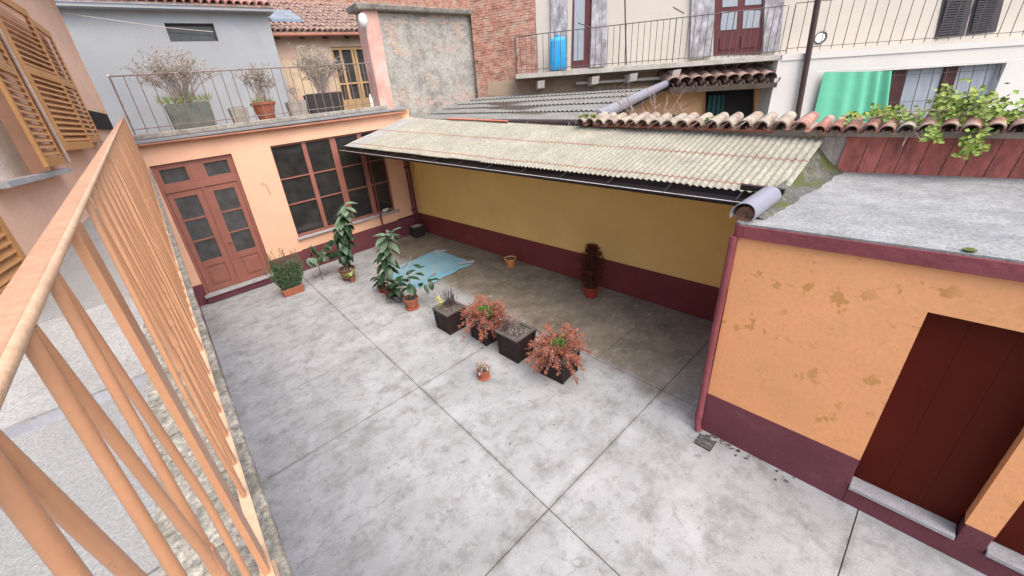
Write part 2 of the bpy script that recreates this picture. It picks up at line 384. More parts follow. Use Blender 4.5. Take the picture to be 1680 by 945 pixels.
# door: frame, transom lights, two leaves
df = MB()
yf = FY+.06
df.box(DX0, DX0+.07, yf, yf+.09, .232, DZ1); df.box(DX1-.07, DX1, yf, yf+.09, .232, DZ1); df.box(DX0+.07, DX1-.07, yf, yf+.09, DZ1-.06, DZ1)
df.box(DX0+.07, DX1-.07, yf-.015, yf+.09, 2.80, 2.95)
mx = (DX0+DX1)/2
df.box(mx-.13, mx+.13, yf, yf+.09, 2.95, DZ1-.06)
df.build('door_frame', 'wood_red', gh, bevel=.006)
for k, (x0, x1) in enumerate(((DX0+.07, mx-.13), (mx+.13, DX1-.07))):
    MB().box(x0, x1, yf+.03, yf+.045, 2.95, DZ1-.06).build('transom_pane', 'glass', gh)
    fr = MB(); fr.box(x0, x0+.06, yf+.005, yf+.03, 2.95, DZ1-.06); fr.box(x1-.06, x1, yf+.005, yf+.03, 2.95, DZ1-.06); fr.box(x0+.06, x1-.06, yf+.005, yf+.03, 2.95, 3.01); fr.box(x0+.06, x1-.06, yf+.005, yf+.03, DZ1-.12, DZ1-.06)
    fr.build('transom_frame', 'wood_red', gh, bevel=.004)
for k, (x0, x1) in enumerate(((DX0+.075, mx-.004), (mx+.004, DX1-.075))):
    lf = MB(); s0 = .11; inn = .17
    xa, xb = (x0+s0, x1-inn) if k == 0 else (x0+inn, x1-s0)
    lf.box(x0, xa, yf+.01, yf+.06, .24, 2.795); lf.box(xb, x1, yf+.01, yf+.06, .24, 2.795)
    lf.box(xa, xb, yf+.01, yf+.06, 2.66, 2.795); lf.box(xa, xb, yf+.01, yf+.06, .24, .36); lf.box(xa, xb, yf+.01, yf+.06, .90, 1.06)
    lf.box(xa, xb, yf+.03, yf+.05, .36, .90)
    leaf = lf.build('door_leaf', 'wood_red', gh, bevel=.006)
    MB().box(xa+.06, xb-.06, yf+.012, yf+.031, .42, .84).build('raised_panel', 'wood_red', leaf, bevel=.012)
    hz = (2.66-1.06)/3
    for q in range(3):
        z0 = 1.06+q*hz
        MB().box(xa, xb, yf+.032, yf+.044, z0, z0+hz).build('pane', 'glass', leaf)
        if q: MB().box(xa, xb, yf+.008, yf+.04, z0-.02, z0+.02).build('glazing_bar', 'wood_red', leaf)
    if k == 1: MB().tube([(x0+.07, yf+.01, 1.35), (x0+.07, yf-.04, 1.35), (x0+.17, yf-.045, 1.35)], .011).build('door_handle', 'iron', leaf)
MB().box(mx-.03, mx+.03, yf-.012, yf+.012, .24, 2.795).build('cover_strip', 'wood_red', gh, bevel=.005)
# window: two pairs of casements
MB().box(WX0-.03, WX1+.1, FY-.07, FY+.25, .93, .975).build('window_sill', 'stone_sill', gh, bevel=.006)
wf = MB(); yw = FY+.08
cols = [WX0+.03, WX0+.80, WX0+.92, WX0+1.58, WX0+1.76, WX0+2.42, WX0+2.56, WX1-.04]
wf.box(WX0, WX0+.03, yw, yw+.08, WZ0, WZ1); wf.box(WX1-.04, WX1, yw, yw+.08, WZ0, WZ1)
for i in (1, 3, 5): wf.box(cols[i], cols[i+1], yw-.01, yw+.08, WZ0, WZ1)
for i in (0, 2, 4, 6):
    wf.box(cols[i], cols[i+1], yw, yw+.08, WZ0, WZ0+.07); wf.box(cols[i], cols[i+1], yw, yw+.08, WZ1-.05, WZ1)
wfo = wf.build('window_frame', 'wood_red', gh, bevel=.006)
zz = [WZ0+.07, WZ0+.93, WZ0+1.62, WZ1-.05]
for i in (0, 2, 4, 6):
    for q in range(3):
        MB().box(cols[i], cols[i+1], yw+.03, yw+.042, zz[q], zz[q+1]).build('window_pane', 'glass_clear', gh)
        if q: MB().box(cols[i], cols[i+1], yw+.005, yw+.04, zz[q]-.018, zz[q]+.018).build('glazing_bar', 'wood_red', gh)
# bracket on the pier
MB().tube([(1.98, FY, 2.62), (1.98, FY-.07, 2.62), (2.02, FY-.07, 2.60)], .008).tube([(2.06, FY-.004, 2.60), (2.10, FY-.012, 2.3)], .006).build('wall_hook', 'rust_edge', gh)
# roof edge
MB().box(-.55, 6.66, FY-.09, FY+.5, 3.86, 3.90).build('eave_board', 'peach', gh)
MB().tube([(-.42, FY-.13, 3.885), (6.5, FY-.13, 3.83)], .03, 10).build('eave_gutter', 'rust_edge', gh)
MB().box(-.42, 6.6, FY-.16, FY+.5, 3.91, 3.98).build('cap_flashing', 'channel', gh, bevel=.01)
MB().box(-.42, 6.0, FY-.02, FY+.4, 3.985, 4.10).build('cap_stone', 'cap_stone', gh, bevel=.02)
MB().box(-.5, 6.0, FY+.4, 14.6, 3.88, 4.09).build('terrace_floor', 'cap_stone', gh)
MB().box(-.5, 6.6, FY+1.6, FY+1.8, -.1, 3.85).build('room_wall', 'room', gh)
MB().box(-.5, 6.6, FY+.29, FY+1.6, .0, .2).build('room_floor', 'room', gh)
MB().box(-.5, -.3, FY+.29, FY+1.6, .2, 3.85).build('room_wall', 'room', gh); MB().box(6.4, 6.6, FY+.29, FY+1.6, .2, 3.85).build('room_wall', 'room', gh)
tb = thing('work_table', 'dark table with pale papers seen through the left panes of the big window', 'table', (3.2, FY+.7, .2))
MB().box(2.5, 4.3, FY+.34, FY+1.0, 1.02, 1.07).build('table_top', 'room', tb)
for x in (2.6, 4.2):
    for y in (FY+.4, FY+.92): MB().box(x-.03, x+.03, y-.03, y+.03, .2, 1.02).build('leg', 'room', tb)
for (x, y, w_, d_, z_, an) in ((2.75, FY+.5, .5, .28, .06, .2), (3.15, FY+.55, .35, .3, .03, -.3), (3.85, FY+.5, .22, .2, .15, .3)):
    ca, sa = math.cos(an), math.sin(an); q = [(x+ca*a-sa*b_, y+sa*a+ca*b_) for a, b_ in ((-w_/2,-d_/2),(w_/2,-d_/2),(w_/2,d_/2),(-w_/2,d_/2))]
    o = MB().slab([(u_, v_, 1.072) for u_, v_ in q], (.02, .02, z_)).build('paper_pile', 'white_bit', None, bevel=.01); tag(o, 'heap of white papers behind the ' + ('lower left pane of the big window' if x < 3 else 'second lower pane of the big window, flat' if x < 3.5 else 'second lower pane of the big window, upright'), 'papers')

# ================================================================== yellow boundary wall with tile coping
XW = 6.48
def ztop(y): return 2.965+.0705*(y-1.04)
yw_ = thing('boundary_wall', 'long yellow wall with maroon base under the corrugated canopy', 'wall', (XW, 5.8, 0))
MB().hexa([(XW, .95, .60), (XW+.25, .95, .60), (XW+.25, FY, .60), (XW, FY, .60), (XW, .95, 2.985), (XW+.25, .95, 2.985), (XW+.25, FY, ztop(FY)), (XW, FY, ztop(FY))]).build('wall', 'yellow', yw_)
MB().box(XW-.012, XW+.2, .95, FY-.014, 0, .65).build('dado', 'dado_red', yw_)
# red panelled end of the wall, above the shed roof
MB().box(XW+.03, XW+.24, -2.6, .948, 2.4, 3.02).box(XW-.006, XW-.001, .93, 1.10, 2.4, 2.99).build('wall_end', 'mortar', yw_)
y = .86
while y > -2.4:
    wd = random.uniform(.13, .19)
    MB().hexa([(XW+random.uniform(0,.012), y-wd+.008, 2.55), (XW+.04, y-wd+.008, 2.55), (XW+.04, y, 2.55), (XW+random.uniform(0,.012), y, 2.55),
               (XW, y-wd+.005-.03, 2.985), (XW+.04, y-wd+.005-.03, 2.985), (XW+.04, y-.03, 2.985), (XW, y-.03, 2.985)]).build('wall_panel', 'red_panel', yw_)
    y -= wd
# barrel tiles of the coping
def barrel(L, r0, r1, th=.014, n=9, up=True):
    mb = MB(); rows = []
    for (x, rr) in ((0, r0), (L, r1)):
        for r2 in (rr, rr-th):
            for j in range(n):
                an = math.pi*j/(n-1); rows.append((x, r2*math.cos(an), (1 if up else -1)*r2*math.sin(an)))
    mb.add(rows, [(j, j+1, 2*n+j+1, 2*n+j) for j in range(n-1)]+[(n+j+1, n+j, 3*n+j, 3*n+j+1) for j in range(n-1)]
           + [(j+1, j, n+j, n+j+1) for j in range(n-1)]+[(2*n+j, 2*n+j+1, 3*n+j+1, 3*n+j) for j in range(n-1)] + [(0, 2*n, 3*n, n), (n-1, 2*n-1, 4*n-1, 3*n-1)])
    mb.sm = True; return mb
t_pale = meshof(barrel(.48, .09, .072), 'tile_lichen', 'tile_pale')
t_cover = meshof(barrel(.48, .09, .072), 'tile', 'tile_cover'); t_under = meshof(barrel(.46, .07, .088, up=False), 'tile', 'tile_under')
def ctile(y): return 2.985+.0575*(y-.0) if y > 1 else 3.0425-.02*(1-y)+.0
cop = thing('tile_coping', 'row of old terracotta barrel tiles along the top of the boundary wall', 'coping', (XW, 2, 3.0))
y = 4.42; i = 0
while y > -1.1:
    z = ctile(y)+random.uniform(-.006, .006); s = 1 if y > 1.1 else .72
    inst('coping_tile', t_pale if (y > 1.3 or random.random() < .15) else t_cover, cop, (XW-.17+random.uniform(-.02, .02), y, z+.055*s), (random.uniform(-.05,.05), -.16+random.uniform(-.02,.02), random.uniform(-.05,.05)), (1, s, s*random.uniform(.95, 1.08)))
    inst('coping_tile', t_under, cop, (XW-.14+random.uniform(-.02, .02), y-.098*s, z+.055*s), (0, -.16, random.uniform(-.03,.03)), (1, s, s*.8))
    y -= .196*s; i += 1
MB().hexa([(XW-.02, -1.2, 2.935), (XW+.3, -1.2, 2.935), (XW+.3, 4.5, 3.1), (XW-.02, 4.5, 3.1), (XW-.02, -1.2, 2.985), (XW+.3, -1.2, 3.03), (XW+.3, 4.5, 3.28), (XW-.02, 4.5, 3.2)]).build('mortar_bed', 'mortar', cop)

# ================================================================== corrugated canopy
can = thing('corrugated_canopy', 'long pale corrugated lean-to canopy over the yellow wall', 'canopy', (5.6, 5.9, 0))
def eave(y):
    t = (y-1.0)/9.85; return Vector((5.13-.80*t, y, 2.585+.60*t))
def topl(y): return Vector((XW-.02, y, ztop(y)))
PITCH = .076; AMP = .0105
def cpoint(y, s, lift=0, amp=AMP, pitch=PITCH):   # s 0 top .. 1 eave
    p = topl(y).lerp(eave(y), s); p.z += amp*math.cos(2*math.pi*y/pitch)+lift
    return p
rows = [(0, .44), (.40, .90), (.86, 1.0)]
NC = 11; Y0, Y1 = 1.03, 10.84
per = 6
for ci in range(NC):
    ya = Y0+(Y1-Y0)*ci/NC; yb = Y0+(Y1-Y0)*(ci+1)/NC+.03
    yb = min(yb, Y1)
    for ri, (sa, sb) in enumerate(rows):
        lift = .010*(2-ri)+.003*(ci % 2)+random.uniform(0, .002); mb = MB(); n = int((yb-ya)/PITCH*per); k = len(mb.v)
        se = sb+random.uniform(-.006, .012)
        for q in range(n+1):
            yq = ya+(yb-ya)*q/n
            mb.v += [cpoint(yq, sa, lift), cpoint(yq, se, lift), cpoint(yq, sa, lift-.006), cpoint(yq, se, lift-.006)]
        for q in range(n):
            b0 = 4*q; b1 = b0+4
            mb.f += [(b0, b0+1, b1+1, b1), (b0+2, b1+2, b1+3, b0+3), (b0+1, b0+3, b1+3, b1+1), (b0, b1, b1+2, b0+2)]
        mb.f += [(0, 2, 3, 1), (4*n, 4*n+1, 4*n+3, 4*n+2)]; mb.sm = True
        sh = mb.build('roof_sheet', 'corrug_clear' if (ci == NC-1) else 'corrug', can)
        if ri < 2:
            rb = MB(); n2 = n
            for q in range(n2+1):
                yq = ya+(yb-ya)*q/n2; pa = cpoint(yq, se+.001, lift-.002); pb = cpoint(yq, se+.010, lift-.006)
                rb.v += [pa, pb]
            rb.f = [(2*q, 2*q+1, 2*q+3, 2*q+2) for q in range(n2)]
            rb.build('sheet_edge', 'rust_edge', sh)
gutp = [eave(y)+Vector((-.075, 0, -.075)) for y in (1.15, 4, 7, 9.5, 10.8)]
gm = MB(); n = 10
for q in gutp:
    for j in range(n):
        an = math.pi+math.pi*j/(n-1); gm.v.append(q+Vector((.08*math.cos(an), 0, .085*math.sin(an))))
    for j in range(n):
        an = 2*math.pi-math.pi*j/(n-1); gm.v.append(q+Vector((.074*math.cos(an), 0, .079*math.sin(an))))
for i in range(len(gutp)-1):
    for j in range(2*n): gm.f.append((i*2*n+j, i*2*n+(j+1) % (2*n), (i+1)*2*n+(j+1) % (2*n), (i+1)*2*n+j))
gm.sm = True; gm.build('gutter', 'gutter_dark', can)
MB().tube([q+Vector((-.083, 0, -.015)) for q in gutp], .006, 6).build('gutter_bead', 'strip_white', can)
for i in range(13):
    y = 1.4+i*.76; q = eave(y)
    MB().bar(q+Vector((-.16, 0, -.07)), q+Vector((.02, 0, -.02)), .02, .012).build('gutter_bracket', 'gutter_dark', can)
MB().bar(eave(1.05)+Vector((.04, 0, -.05)), eave(10.8)+Vector((.04, 0, -.05)), .04, .09).build('eave_beam', 'gutter_dark', can)
tr = MB(); yk = 1.2
tr.tube([eave(1.2)+Vector((.10, 0, -.20)), eave(10.7)+Vector((.10, 0, -.20))], .012, 6)
tr.build('truss_chord', 'awning', can)
zg = [eave(1.2+i*.19)+Vector((.10, 0, -.20 if i % 2 else -.08)) for i in range(50)]
MB().tube(zg, .006, 5).build('truss_web', 'awning', can)
for f in (.33, .66):
    MB().bar(topl(1.1).lerp(eave(1.1), f)+Vector((0,0,-.06)), topl(10.8).lerp(eave(10.8), f)+Vector((0,0,-.06)), .05, .07).build('purlin', 'eave_wood', can)
for i in range(7):
    y = 1.3+i*1.56
    MB().bar(topl(y)+Vector((0,0,-.13)), eave(y)+Vector((.05,0,-.11)), .05, .07).build('rafter', 'eave_wood', can)
MB().tube([(4.94, 10.70, 0), (4.94, 10.70, 3.20)], .028, 10).build('post', 'maroon', can)
MB().box(4.88, 5.0, 10.64, 10.76, 0, .015).build('post_foot', 'maroon', can)
# thin copper pipe along the wall head
cp = MB().tube([topl(1.55)+Vector((-.02, 0, .075)), topl(4.2)+Vector((-.02, 0, .05))], .02, 8).build('copper_pipe', 'copper'); tag(cp, 'thin orange copper pipe lying under the barrel tile coping', 'pipe')
cp = MB().tube([topl(6.4)+Vector((-.02, 0, .06)), topl(8.6)+Vector((-.02, 0, .06))], .02, 8).build('copper_pipe', 'copper'); tag(cp, 'short orange copper pipe along the top edge of the canopy near the brown gutter', 'pipe')
dp = thing('downpipe', 'pair of maroon pipes in the far corner behind the black square pot', 'pipe', (6.3, 10.8, 0))
MB().tube([(6.33, 10.85, .02), (6.33, 10.85, 3.2)], .04, 10).build('pipe', 'maroon', dp)
MB().tube([(6.23, 10.87, .02), (6.23, 10.87, 3.2)], .03, 10).build('pipe', 'maroon', dp)
for z in (.8, 2.2): MB().box(6.17, 6.39, 10.89, 10.93, z, z+.04).build('pipe_clip', 'maroon', dp)

# ================================================================== orange shed
SX = 4.01
sh = thing('orange_shed', 'low flaking orange outbuilding with flat cement roof and maroon doors', 'shed', (5, -.5, 0))
SY = 1.06; dA0, dA1 = -.175, -.80; dB0 = -.945
def sbox(y0, y1, z0, z1, m='orange', name='wall', x0=SX, x1=SX+.22): return MB().box(x0, x1, y0, y1, z0, z1).build(name, m, sh)
w = MB()
w.box(SX, SX+.22, dA0, SY, .556, 2.47); w.box(SX, SX+.22, dA1, dA0, 2.11, 2.47); w.box(SX, SX+.22, -1.75, dA1, 2.11, 2.47); w.box(SX, SX+.22, dB0, dA1, .40, 2.11); w.box(SX, SX+.22, -3.2, -1.75, .55, 2.47)
w.box(SX+.22, XW, SY-.2, SY, 0, 2.47)
w.build('wall', 'orange', sh)
d = MB(); d.box(SX-.006, SX+.22, dA0+.001, SY+.003, 0, .556); d.box(SX-.006, SX+.2, -3.2, dA0-.001, 0, .20); d.box(SX-.006, SX+.2, dB0+.003, dA1-.003, .2, .40); d.box(SX-.006,SX+.2,-3.2,-1.75,.2,.55)
d.build('dado', 'dado', sh, bevel=.006)
MB().box(SX-.03, SX+.26, dA1+.004, dA0-.004, .203, .245).build('door_sill', 'stone_sill', sh, bevel=.006)
MB().box(SX-.03, SX+.26, -1.74, dB0-.004, .203, .245).build('door_sill', 'stone_sill', sh, bevel=.006)
for (y0, y1) in ((dA1, dA0), (-1.75, dB0)):
    dr = MB().box(SX+.13, SX+.17, y0+.002, y1-.002, .25, 2.11).build('door', 'shed_door', sh)
    nb = 3
    for q in range(nb):
        a0 = y0+.004+(y1-y0-.008)*q/nb; a1 = y0+.004+(y1-y0-.008)*(q+1)/nb-.0015
        MB().box(SX+.12, SX+.131, a0, a1, .252, 2.105).build('door_board', 'shed_door', dr)
tri = MB(); trim = [(SX-.04, -3.2), (SX-.04, SY+.0), (SX-.01, SY+.06), (SX+.05, SY+.09)]
tri.slab([(SX-.045, -3.2, 2.46), (SX+.3, -3.2, 2.46), (SX+.3, SY+.06, 2.46), (SX+.07, SY+.06, 2.46), (SX+.0, SY+.045, 2.46), (SX-.035, SY+.01, 2.46), (SX-.045, SY-.05, 2.46)], (0, 0, .118))
tri.build('roof_trim', 'maroon_trim', sh, bevel=.006)
MB().slab([(SX-.035, -3.2, 2.579), (XW+.02, -3.2, 2.565), (XW+.02, SY+.03, 2.565), (SX+.07, SY+.045, 2.579), (SX+.0, SY+.035, 2.579), (SX-.03, SY+.0, 2.579), (SX-.036, SY-.05, 2.579)], (0, 0, .018)).build('roof_slab', 'roof_cement', sh)
MB().box(SX+.3, XW, -3.2, SY-.2, 2.40, 2.56).build('roof_deck', 'roof_cement', sh)
# mossy fillet along the end
fm = MB(); NN = 40; MM = 8
for i in range(NN+1):
    x = SX+.14+(XW-SX-.14)*i/NN
    wd = .15+.05*noise.noise((x*3, 0, 0))+.12*i/NN; hh = .085+.05*noise.noise((x*4, 5, 0))
    for j in range(MM+1):
        t = j/MM; yv = SY+.04-(wd+.06)*t
        hk = max(.09, (topl(1.04).lerp(eave(1.04), (XW-.02-x)/(XW-.02-eave(1.04).x)).z-.02-2.59) if x > 5.0 else .09)*(1+.12*noise.noise((x*5, 2, 0)))
        z = 2.592+hk*(1-t)**1.5+.012*noise.noise((x*14, yv*14, 3)) - (.012 if j == MM else 0)
        fm.v.append(Vector((x, yv, z)))
for i in range(NN):
    for j in range(MM): fm.f.append((i*(MM+1)+j, i*(MM+1)+j+1, (i+1)*(MM+1)+j+1, (i+1)*(MM+1)+j))
fm.sm = True; fm.build('mossy_fillet', 'moss_cement', sh)
# grey half pipe covering the wall end
hp = thing('ridge_pipe', 'grey plastic half pipe over the brick end of the wall at the shed corner', 'pipe', (4.2, SY-.02, 2.6))
mb = MB(); n = 14
for x in (3.99, 4.72):
    for rr in (.098, .092):
        for j in range(n):
            an = R_(-25)+R_(230)*j/(n-1); mb.v.append(Vector((x+(.03*math.sin(an) if x < 4.5 else 0), SY+.0+rr*math.cos(an), 2.675+rr*math.sin(an)+(.0 if x > 4.5 else 0))))
for j in range(n-1):
    mb.f += [(j, j+1, 2*n+j+1, 2*n+j), (n+j+1, n+j, 3*n+j, 3*n+j+1), (j+1, j, n+j, n+j+1), (2*n+j, 2*n+j+1, 3*n+j+1, 3*n+j)]
mb.sm = True; mb.build('pipe', 'pvc', hp)
MB().tube([(4.06, SY, 2.655), (4.7, SY, 2.68)], .075, 12).build('brick_core', 'brick_end', hp)
cb = MB().bar(V(1216, 306, X=4.80), V(1287, 315, X=4.80), .06, .055).build('steel_offcut', 'gutter_dark'); tag(cb, 'short dark steel bar lying across the gutter end above the grey pipe', 'bar')
# shed downpipe
sp = thing('downpipe', 'long maroon downpipe at the corner of the orange shed', 'pipe', (SX-.05, SY+.02, 0))
MB().tube([(SX-.02, SY+.03, 2.46), (SX-.04, SY+.035, 1.2), (SX-.045, SY+.03, .12), (SX-.08, SY+.0, .03)], .034, 10).build('pipe', 'maroon_trim', sp)
MB().tube([(SX-.045, SY+.03, .20), (SX-.045, SY+.03, .26)], .040, 10).build('pipe_collar', 'maroon_trim', sp)
dg = thing('drain_grate', 'small dirty square drain grate at the foot of the shed downpipe', 'drain', (3.83, .93, 0))
MB().box(3.74, 3.92, .86, 1.03, .001, .012).build('drain_frame', 'soil', dg)
for i in range(4): MB().box(3.755+i*.042, 3.775+i*.042, .875, 1.015, .012, .018).build('grate_bar', 'zinc', dg)
lv = MB()
for i in range(34):
    t = random.random()**2.2
    p = Vector((SX-.03-random.random()**2*.16, .95-t*1.0, .012)); lv.blade(p, (random.uniform(-1,1), random.uniform(-1,1), .15), random.uniform(.02, .06), random.uniform(.01, .03), (0, .2, 1))
for (lx, ly, n_) in ((3.15, 4.05, 6), (3.3, 3.3, 4), (5.2, 6.5, 8), (5.9, 3.2, 8), (2.0, 2.6, 6), (6.2, 8.2, 6)):
    for i in range(n_): lv.blade((lx+random.gauss(0,.35), ly+random.gauss(0,.4), .008), (random.uniform(-1,1), random.uniform(-1,1), .12), random.uniform(.02,.05), random.uniform(.012,.025), (0, .2, 1))
o = lv.build('leaf_litter', 'twig_dark', None, kind='stuff'); o['label'] = 'dark dry leaves scattered at the shed foot and over the yard floor'; o['category'] = 'leaves'
gl = MB().lathe([(.0, 0), (.03, .004), (.034, .012), (.02, .02), (.004, .022)], V(1590, 412, Z=2.6), 10).build('moss_clump', 'moss'); tag(gl, 'small round green moss clump on the cement shed roof', 'moss')
gl.scale = (1, 1, 1)

# ================================================================== walkway with railing (camera side), rising gently
def zw(y): return 2.64+.069*y
wk = MB()
def ramp(x0, x1, y0, y1, zo, th): return MB().hexa([(x0,y0,zw(y0)+zo-th),(x1,y0,zw(y0)+zo-th),(x1,y1,zw(y1)+zo-th),(x0,y1,zw(y1)+zo-th),(x0,y0,zw(y0)+zo),(x1,y0,zw(y0)+zo),(x1,y1,zw(y1)+zo),(x0,y1,zw(y1)+zo)])
wko = ramp(-2.6, -.116, -2.5, FY-.02, -.03, .10).build('walkway', 'walk_cement'); struct(wko)
led = MB(); NN = 240
for i in range(NN+1):
    y = -2.5+(FY-.02+2.5)*i/NN; jg = .006*noise.noise((y*7, 1, 0))+.003*noise.noise((y*30, 1, 0))
    z = zw(y)+.004*noise.noise((y*9, 4, 0))
    led.v += [Vector((-.42, y, z-.028)), Vector((-.415, y, z-.011+.006*noise.noise((y*9, 2, 0)))), Vector((-.21, y, z+.004*noise.noise((y*20, 7, 0)))), Vector((-.105+jg, y, z)), Vector((-.099+jg, y, z-.012)), Vector((-.103, y, z-.045)), Vector((-.42, y, z-.06))]
for i in range(NN):
    for j in range(7): led.f.append((i*7+j, (i+1)*7+j, (i+1)*7+(j+1) % 7, i*7+(j+1) % 7))
led.f += [tuple(range(7)), tuple(NN*7+j for j in range(7))[::-1]]
led.build('walkway_ledge', 'walk_aggregate', wko)
ramp(-.119, -.106, -2.5, FY-.02, -.046, .07).build('walkway_fascia', 'dado', wko)
for (y0, y1) in ((-2.5, -.2), (-.19, 1.2), (1.21, 2.28), (2.40, 3.6), (3.61, 5.6), (5.61, 8), (8.01, 10.9)):
    ramp(-2.6, -.414, y0, y1, -.012, .017).build('walkway_tile', 'walk_tile' if y1 < 2.35 or y0 > 3.605 else 'walk_cement', wko)
ramp(-2.6, -.414, 2.29, 2.39, -.02, .01).build('drain_channel', 'channel', wko)
struct(MB().box(-2.6, -.33, -2.5, FY-.02, -.1, 2.28).build('walkway_wall', 'dado'))

rl = thing('balustrade', 'tan painted iron balustrade with splayed bars along the walkway beside the camera', 'railing', (-.137, 5, zw(5)))
RX = -.150
def zr(y): return zw(y)+1.09
ry0, ry1 = -.9, 10.75
MB().hexa([(RX-.028, ry0, zr(ry0)-.012), (RX+.002, ry0, zr(ry0)-.012), (RX+.002, ry1, zr(ry1)-.012), (RX-.028, ry1, zr(ry1)-.012), (RX-.028, ry0, zr(ry0)), (RX+.002, ry0, zr(ry0)), (RX+.002, ry1, zr(ry1)), (RX-.028, ry1, zr(ry1))]).build('top_rail', 'rail_top', rl, bevel=.003)
MB().tube([(RX+.002, ry0, zr(ry0)-.008), (RX+.002, ry1, zr(ry1)-.008)], .007, 8).build('rail_nosing', 'rail_edge', rl)
MB().hexa([(RX-.016, ry0, zw(ry0)+.045), (RX+.016, ry0, zw(ry0)+.045), (RX+.016, ry1, zw(ry1)+.045), (RX-.016, ry1, zw(ry1)+.045), (RX-.016, ry0, zw(ry0)+.053), (RX+.016, ry0, zw(ry0)+.053), (RX+.016, ry1, zw(ry1)+.053), (RX-.016, ry1, zw(ry1)+.053)]).build('bottom_rail', 'rail_edge', rl)
py = .944
posts = [py+1.355*k for k in range(-1, 8)]
for q in posts:
    MB().hexa([(RX-.008, q-.038, zw(q)), (RX+.008, q-.038, zw(q)), (RX+.008, q+.038, zw(q)), (RX-.008, q+.038, zw(q)), (RX-.008, q-.038, zr(q)-.012), (RX+.008, q-.038, zr(q)-.012), (RX+.008, q+.038, zr(q)-.012), (RX-.008, q+.038, zr(q)-.012)]).build('post', 'rail_paint', rl, bevel=.002)
    MB().box(RX-.02, RX+.022, q-.032, q+.032, zw(q)-.004, zw(q)+.012).build('post_foot', 'rail_edge', rl, bevel=.008)
for q in posts:
    ks = [q+.27+k*.163 for k in range(6)]
    for k, yc in enumerate(ks):
        if yc > ry1-.1: break
        zm = zw(yc)+.57
        for s in (-1, 1):
            ym = yc+s*.075
            MB().tube([(RX, yc+s*.006, zr(yc)-.014), (RX, ym-s*.004, zm+.035+.069*s*.07), (RX, ym, zm-.03+.069*s*.07), (RX, yc+s*.008, zw(yc)+.05)], .0072, 12).build('baluster', 'rail_paint', rl)
        if k < 5:
            ym = yc+.0815; zm = zw(ym)+.57
            MB().hexa([(RX-.009, ym-.017, zm-.034), (RX+.009, ym-.013, zm-.034), (RX+.009, ym+.013, zm-.032), (RX-.009, ym+.013, zm-.032), (RX-.009, ym-.013, zm+.032), (RX+.009, ym-.013, zm+.034), (RX+.009, ym+.017, zm+.034), (RX-.009, ym+.013, zm+.032)]).build('collar', 'rail_paint', rl, bevel=.004)

# ================================================================== left house with louvred shutters
LN = (1, -.11, 0); LD = -1.685
ldir = Vector((.11, 1, 0)).normalized(); lnor = Vector((1, -.11, 0)).normalized()
def LP(y, z, off=0): return Vector((LD+.11*y, y, z))+lnor*off
lh = thing('shuttered_house', 'peach plastered house with ochre louvred shutters at the left edge', 'house', LP(6, 2.7))
def lpanel(y0, y1, z0, z1, o0, o1): return MB().hexa([LP(y0,z0,o0), LP(y0,z0,o1), LP(y1,z0,o1), LP(y1,z0,o0), LP(y0,z1,o0), LP(y0,z1,o1), LP(y1,z1,o1), LP(y1,z1,o0)])
w = MB()
for (y0, y1, z0, z1) in ((3.2, 5.0, 2.3, 6.75), (6.55, 11.45, 2.9, 6.75), (5.0, 6.55, 2.5, 3.74), (5.0, 6.55, 5.6, 6.75)):
    k = lpanel(y0, y1, z0, z1, -.35, 0); w.add(k.v, k.f)
w.build('wall', 'pink_house', lh)
lpanel(11.25, 11.46, 2.9, 6.75, -.34, .012).build('corner_strip', 'peach', lh)
lpanel(4.9, 6.7, 3.70, 3.75, .001, .14).build('window_sill', 'stone_sill', lh)
lpanel(5.0, 6.55, 3.74, 5.6, -.2, -.17).build('window_curtain', 'white_bit', lh)
lpanel(3.2, 12.0, 6.75, 6.85, -.4, .45).build('eave', 'awning', lh)
def shutter(p0, p1, z0, z1, nrm, two=True):
    p0 = Vector(p0); p1 = Vector(p1); d = (p1-p0).normalized(); th = nrm*.035; W = (p1-p0).length
    def B(a0, a1, za, zb, t0=0, t1=1):
        q0 = p0+d*a0+th*t0; q1 = p0+d*a1+th*t0; dt = th*(t1-t0)
        return [Vector((q0.x,q0.y,za)), Vector((q1.x,q1.y,za)), Vector((q1.x,q1.y,za))+dt, Vector((q0.x,q0.y,za))+dt, Vector((q0.x,q0.y,zb)), Vector((q1.x,q1.y,zb)), Vector((q1.x,q1.y,zb))+dt, Vector((q0.x,q0.y,zb))+dt]
    st = min(.09, W*.14); zm = z0+(z1-z0)*.52
    m = MB().hexa(B(0, st, z0, z1)).hexa(B(W-st, W, z0, z1))
    for (za, zb) in ((z0, z0+.10), (z1-.10, z1), (zm-.05, zm+.05)): m.hexa(B(st, W-st, za, zb))
    lf = m.build('shutter', 'shutter_wood', lh, bevel=.004)
    for (za, zb) in ((z0+.10, zm-.05), (zm+.05, z1-.10)):
        n = max(3, int((zb-za)/.068))
        for i in range(n):
            zc = za+(zb-za)*(i+.5)/n
            q0 = p0+d*st; q1 = p0+d*(W-st)
            lo, hi = q0+th*.95, q0+th*.05
            pts = []
            for (q) in (q0, q1):
                pts += [Vector((q.x, q.y, zc-.026))+th*.95, Vector((q.x, q.y, zc-.018))+th*1.0, Vector((q.x, q.y, zc+.026))+th*.05, Vector((q.x, q.y, zc+.018))]
            MB().add(pts, [(0,1,2,3),(7,6,5,4),(0,4,5,1),(1,5,6,2),(2,6,7,3),(3,7,4,0)]).build('slat', 'shutter_wood', lf)
    return lf
shutter(LP(6.98, 0, .10), LP(8.28, 0, .12), 3.94, 5.72, lnor)
shutter(LP(8.29, 0, .09), LP(9.40, 0, .05), 4.02, 5.68, lnor)
shutter(LP(5.80, 0, .16), LP(6.74, 0, .08), 3.80, 5.70, lnor)
